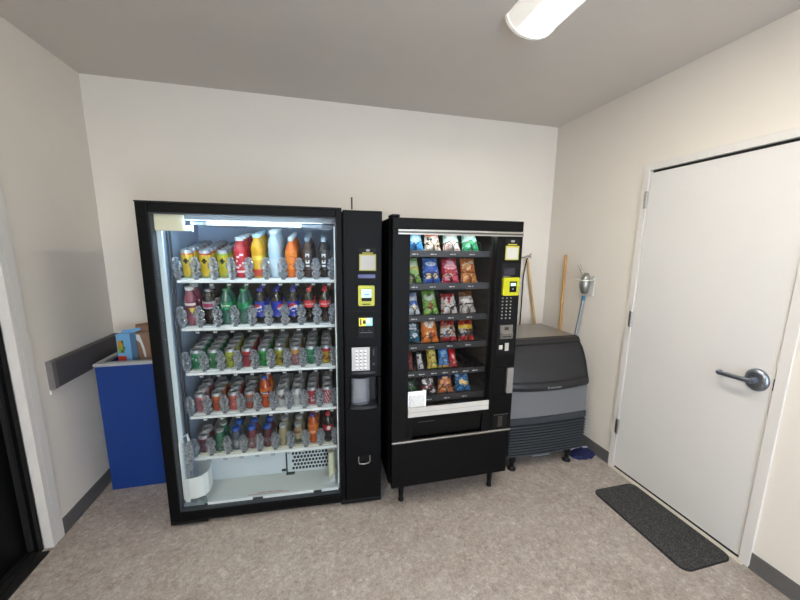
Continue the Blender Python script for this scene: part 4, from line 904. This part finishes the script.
# ------------------------------------------------------------------ door mat
mm = bpy.data.materials.new('charcoal_carpet'); mm.use_nodes = True; nt = mm.node_tree; b_ = nt.nodes['Principled BSDF']
tc = nt.nodes.new('ShaderNodeTexCoord'); vo = nt.nodes.new('ShaderNodeTexNoise'); vo.inputs['Scale'].default_value = 160; vo.inputs['Detail'].default_value = 3
nt.links.new(tc.outputs['Object'], vo.inputs['Vector'])
rp = nt.nodes.new('ShaderNodeValToRGB'); rp.color_ramp.elements[0].position = .38; rp.color_ramp.elements[0].color = (*hexc('1d1d1e'), 1); rp.color_ramp.elements[1].position = .68; rp.color_ramp.elements[1].color = (*hexc('4c4b4a'), 1)
nt.links.new(vo.outputs['Fac'], rp.inputs[0]); nt.links.new(rp.outputs[0], b_.inputs['Base Color']); b_.inputs['Roughness'].default_value = .95
bp = nt.nodes.new('ShaderNodeBump'); bp.inputs['Strength'].default_value = .5; nt.links.new(vo.outputs['Fac'], bp.inputs['Height']); nt.links.new(bp.outputs[0], b_.inputs['Normal'])
mt = thing('door_mat', 'charcoal carpet mat with rounded corners in front of the white door', 'mat', (1.955, 1.405, 0))
obj('backing', B().prism(rrect(-.175, -.312, .162, .312, .05, 8), 'z', 0, .004), MATS['black_rubber'], mt)
obj('pile', B().prism(rrect(-.169, -.306, .156, .306, .046, 8), 'z', .004, .010), mm, mt)

# ------------------------------------------------------------------ lights
def area(name, loc, rot, sx, sy, power, color, spread=PI):
    l = bpy.data.lights.new(name, 'AREA'); l.shape = 'RECTANGLE'; l.size = sx; l.size_y = sy; l.energy = power; l.color = color; l.spread = spread
    o = bpy.data.objects.new(name, l); C.objects.link(o); o.location = loc; o.rotation_euler = rot; return o
area('daylight', ((WX0 + WX1) / 2, F - .2, (WZ0 + WZ1) / 2 + .05), (PI / 2 - .2, 0, 0), 2.9, .6, DAY, (.88, .94, 1.0))  # lamp behind the added high window, standing in for daylight
area('low_daylight', ((VX0 + VX1) / 2, F - .2, 1.0), (PI / 2, 0, 0), .9, 1.85, 95, (.70, .83, 1.0))  # lamp behind the added tall window, brightens the lower door and walls
def child_light(o, parent): o.parent = parent
# lamps inside the two machines
a1 = area('cabinet_lamp', (.53, .10, 1.735), (math.radians(-66), 0, 0), .8, .03, 7.5, (.52, .74, 1.0)); a1.parent = m1
a2 = area('snack_lamp', (.36, .075, 1.712), (math.radians(-20), 0, 0), .5, .03, 1.3, (1, .98, .95)); a2.parent = m2

wld = bpy.data.worlds.new('world'); bpy.context.scene.world = wld; wld.use_nodes = True
wld.node_tree.nodes['Background'].inputs[0].default_value = (.75, .85, 1, 1); wld.node_tree.nodes['Background'].inputs[1].default_value = .6

# ------------------------------------------------------------------ camera
f, pitch, roll, yaw, ch, cx, cy = 343.93, .1725, .0117, .2511, 1.6229, 404.3, 307.82
fw = Vector((math.sin(yaw) * math.cos(pitch), math.cos(yaw) * math.cos(pitch), -math.sin(pitch)))
rt = Vector((math.cos(yaw), -math.sin(yaw), 0)); up = rt.cross(fw)
r2 = rt * math.cos(roll) + up * math.sin(roll); u2 = up * math.cos(roll) - rt * math.sin(roll)
cam = bpy.data.cameras.new('camera'); co = bpy.data.objects.new('camera', cam); C.objects.link(co)
m = Matrix((r2, u2, -fw)).transposed().to_4x4(); m.translation = (0, 0, ch); co.matrix_world = m
cam.sensor_fit = 'HORIZONTAL'; cam.sensor_width = 36; cam.lens = 36 * f / 800
cam.shift_x = -(cx - 400) / 800; cam.shift_y = (cy - 300) / 800; cam.clip_start = .02
bpy.context.scene.camera = co
vs_ = bpy.context.scene.view_settings; vs_.view_transform = 'Standard'; vs_.look = 'None'; vs_.exposure = 0.0
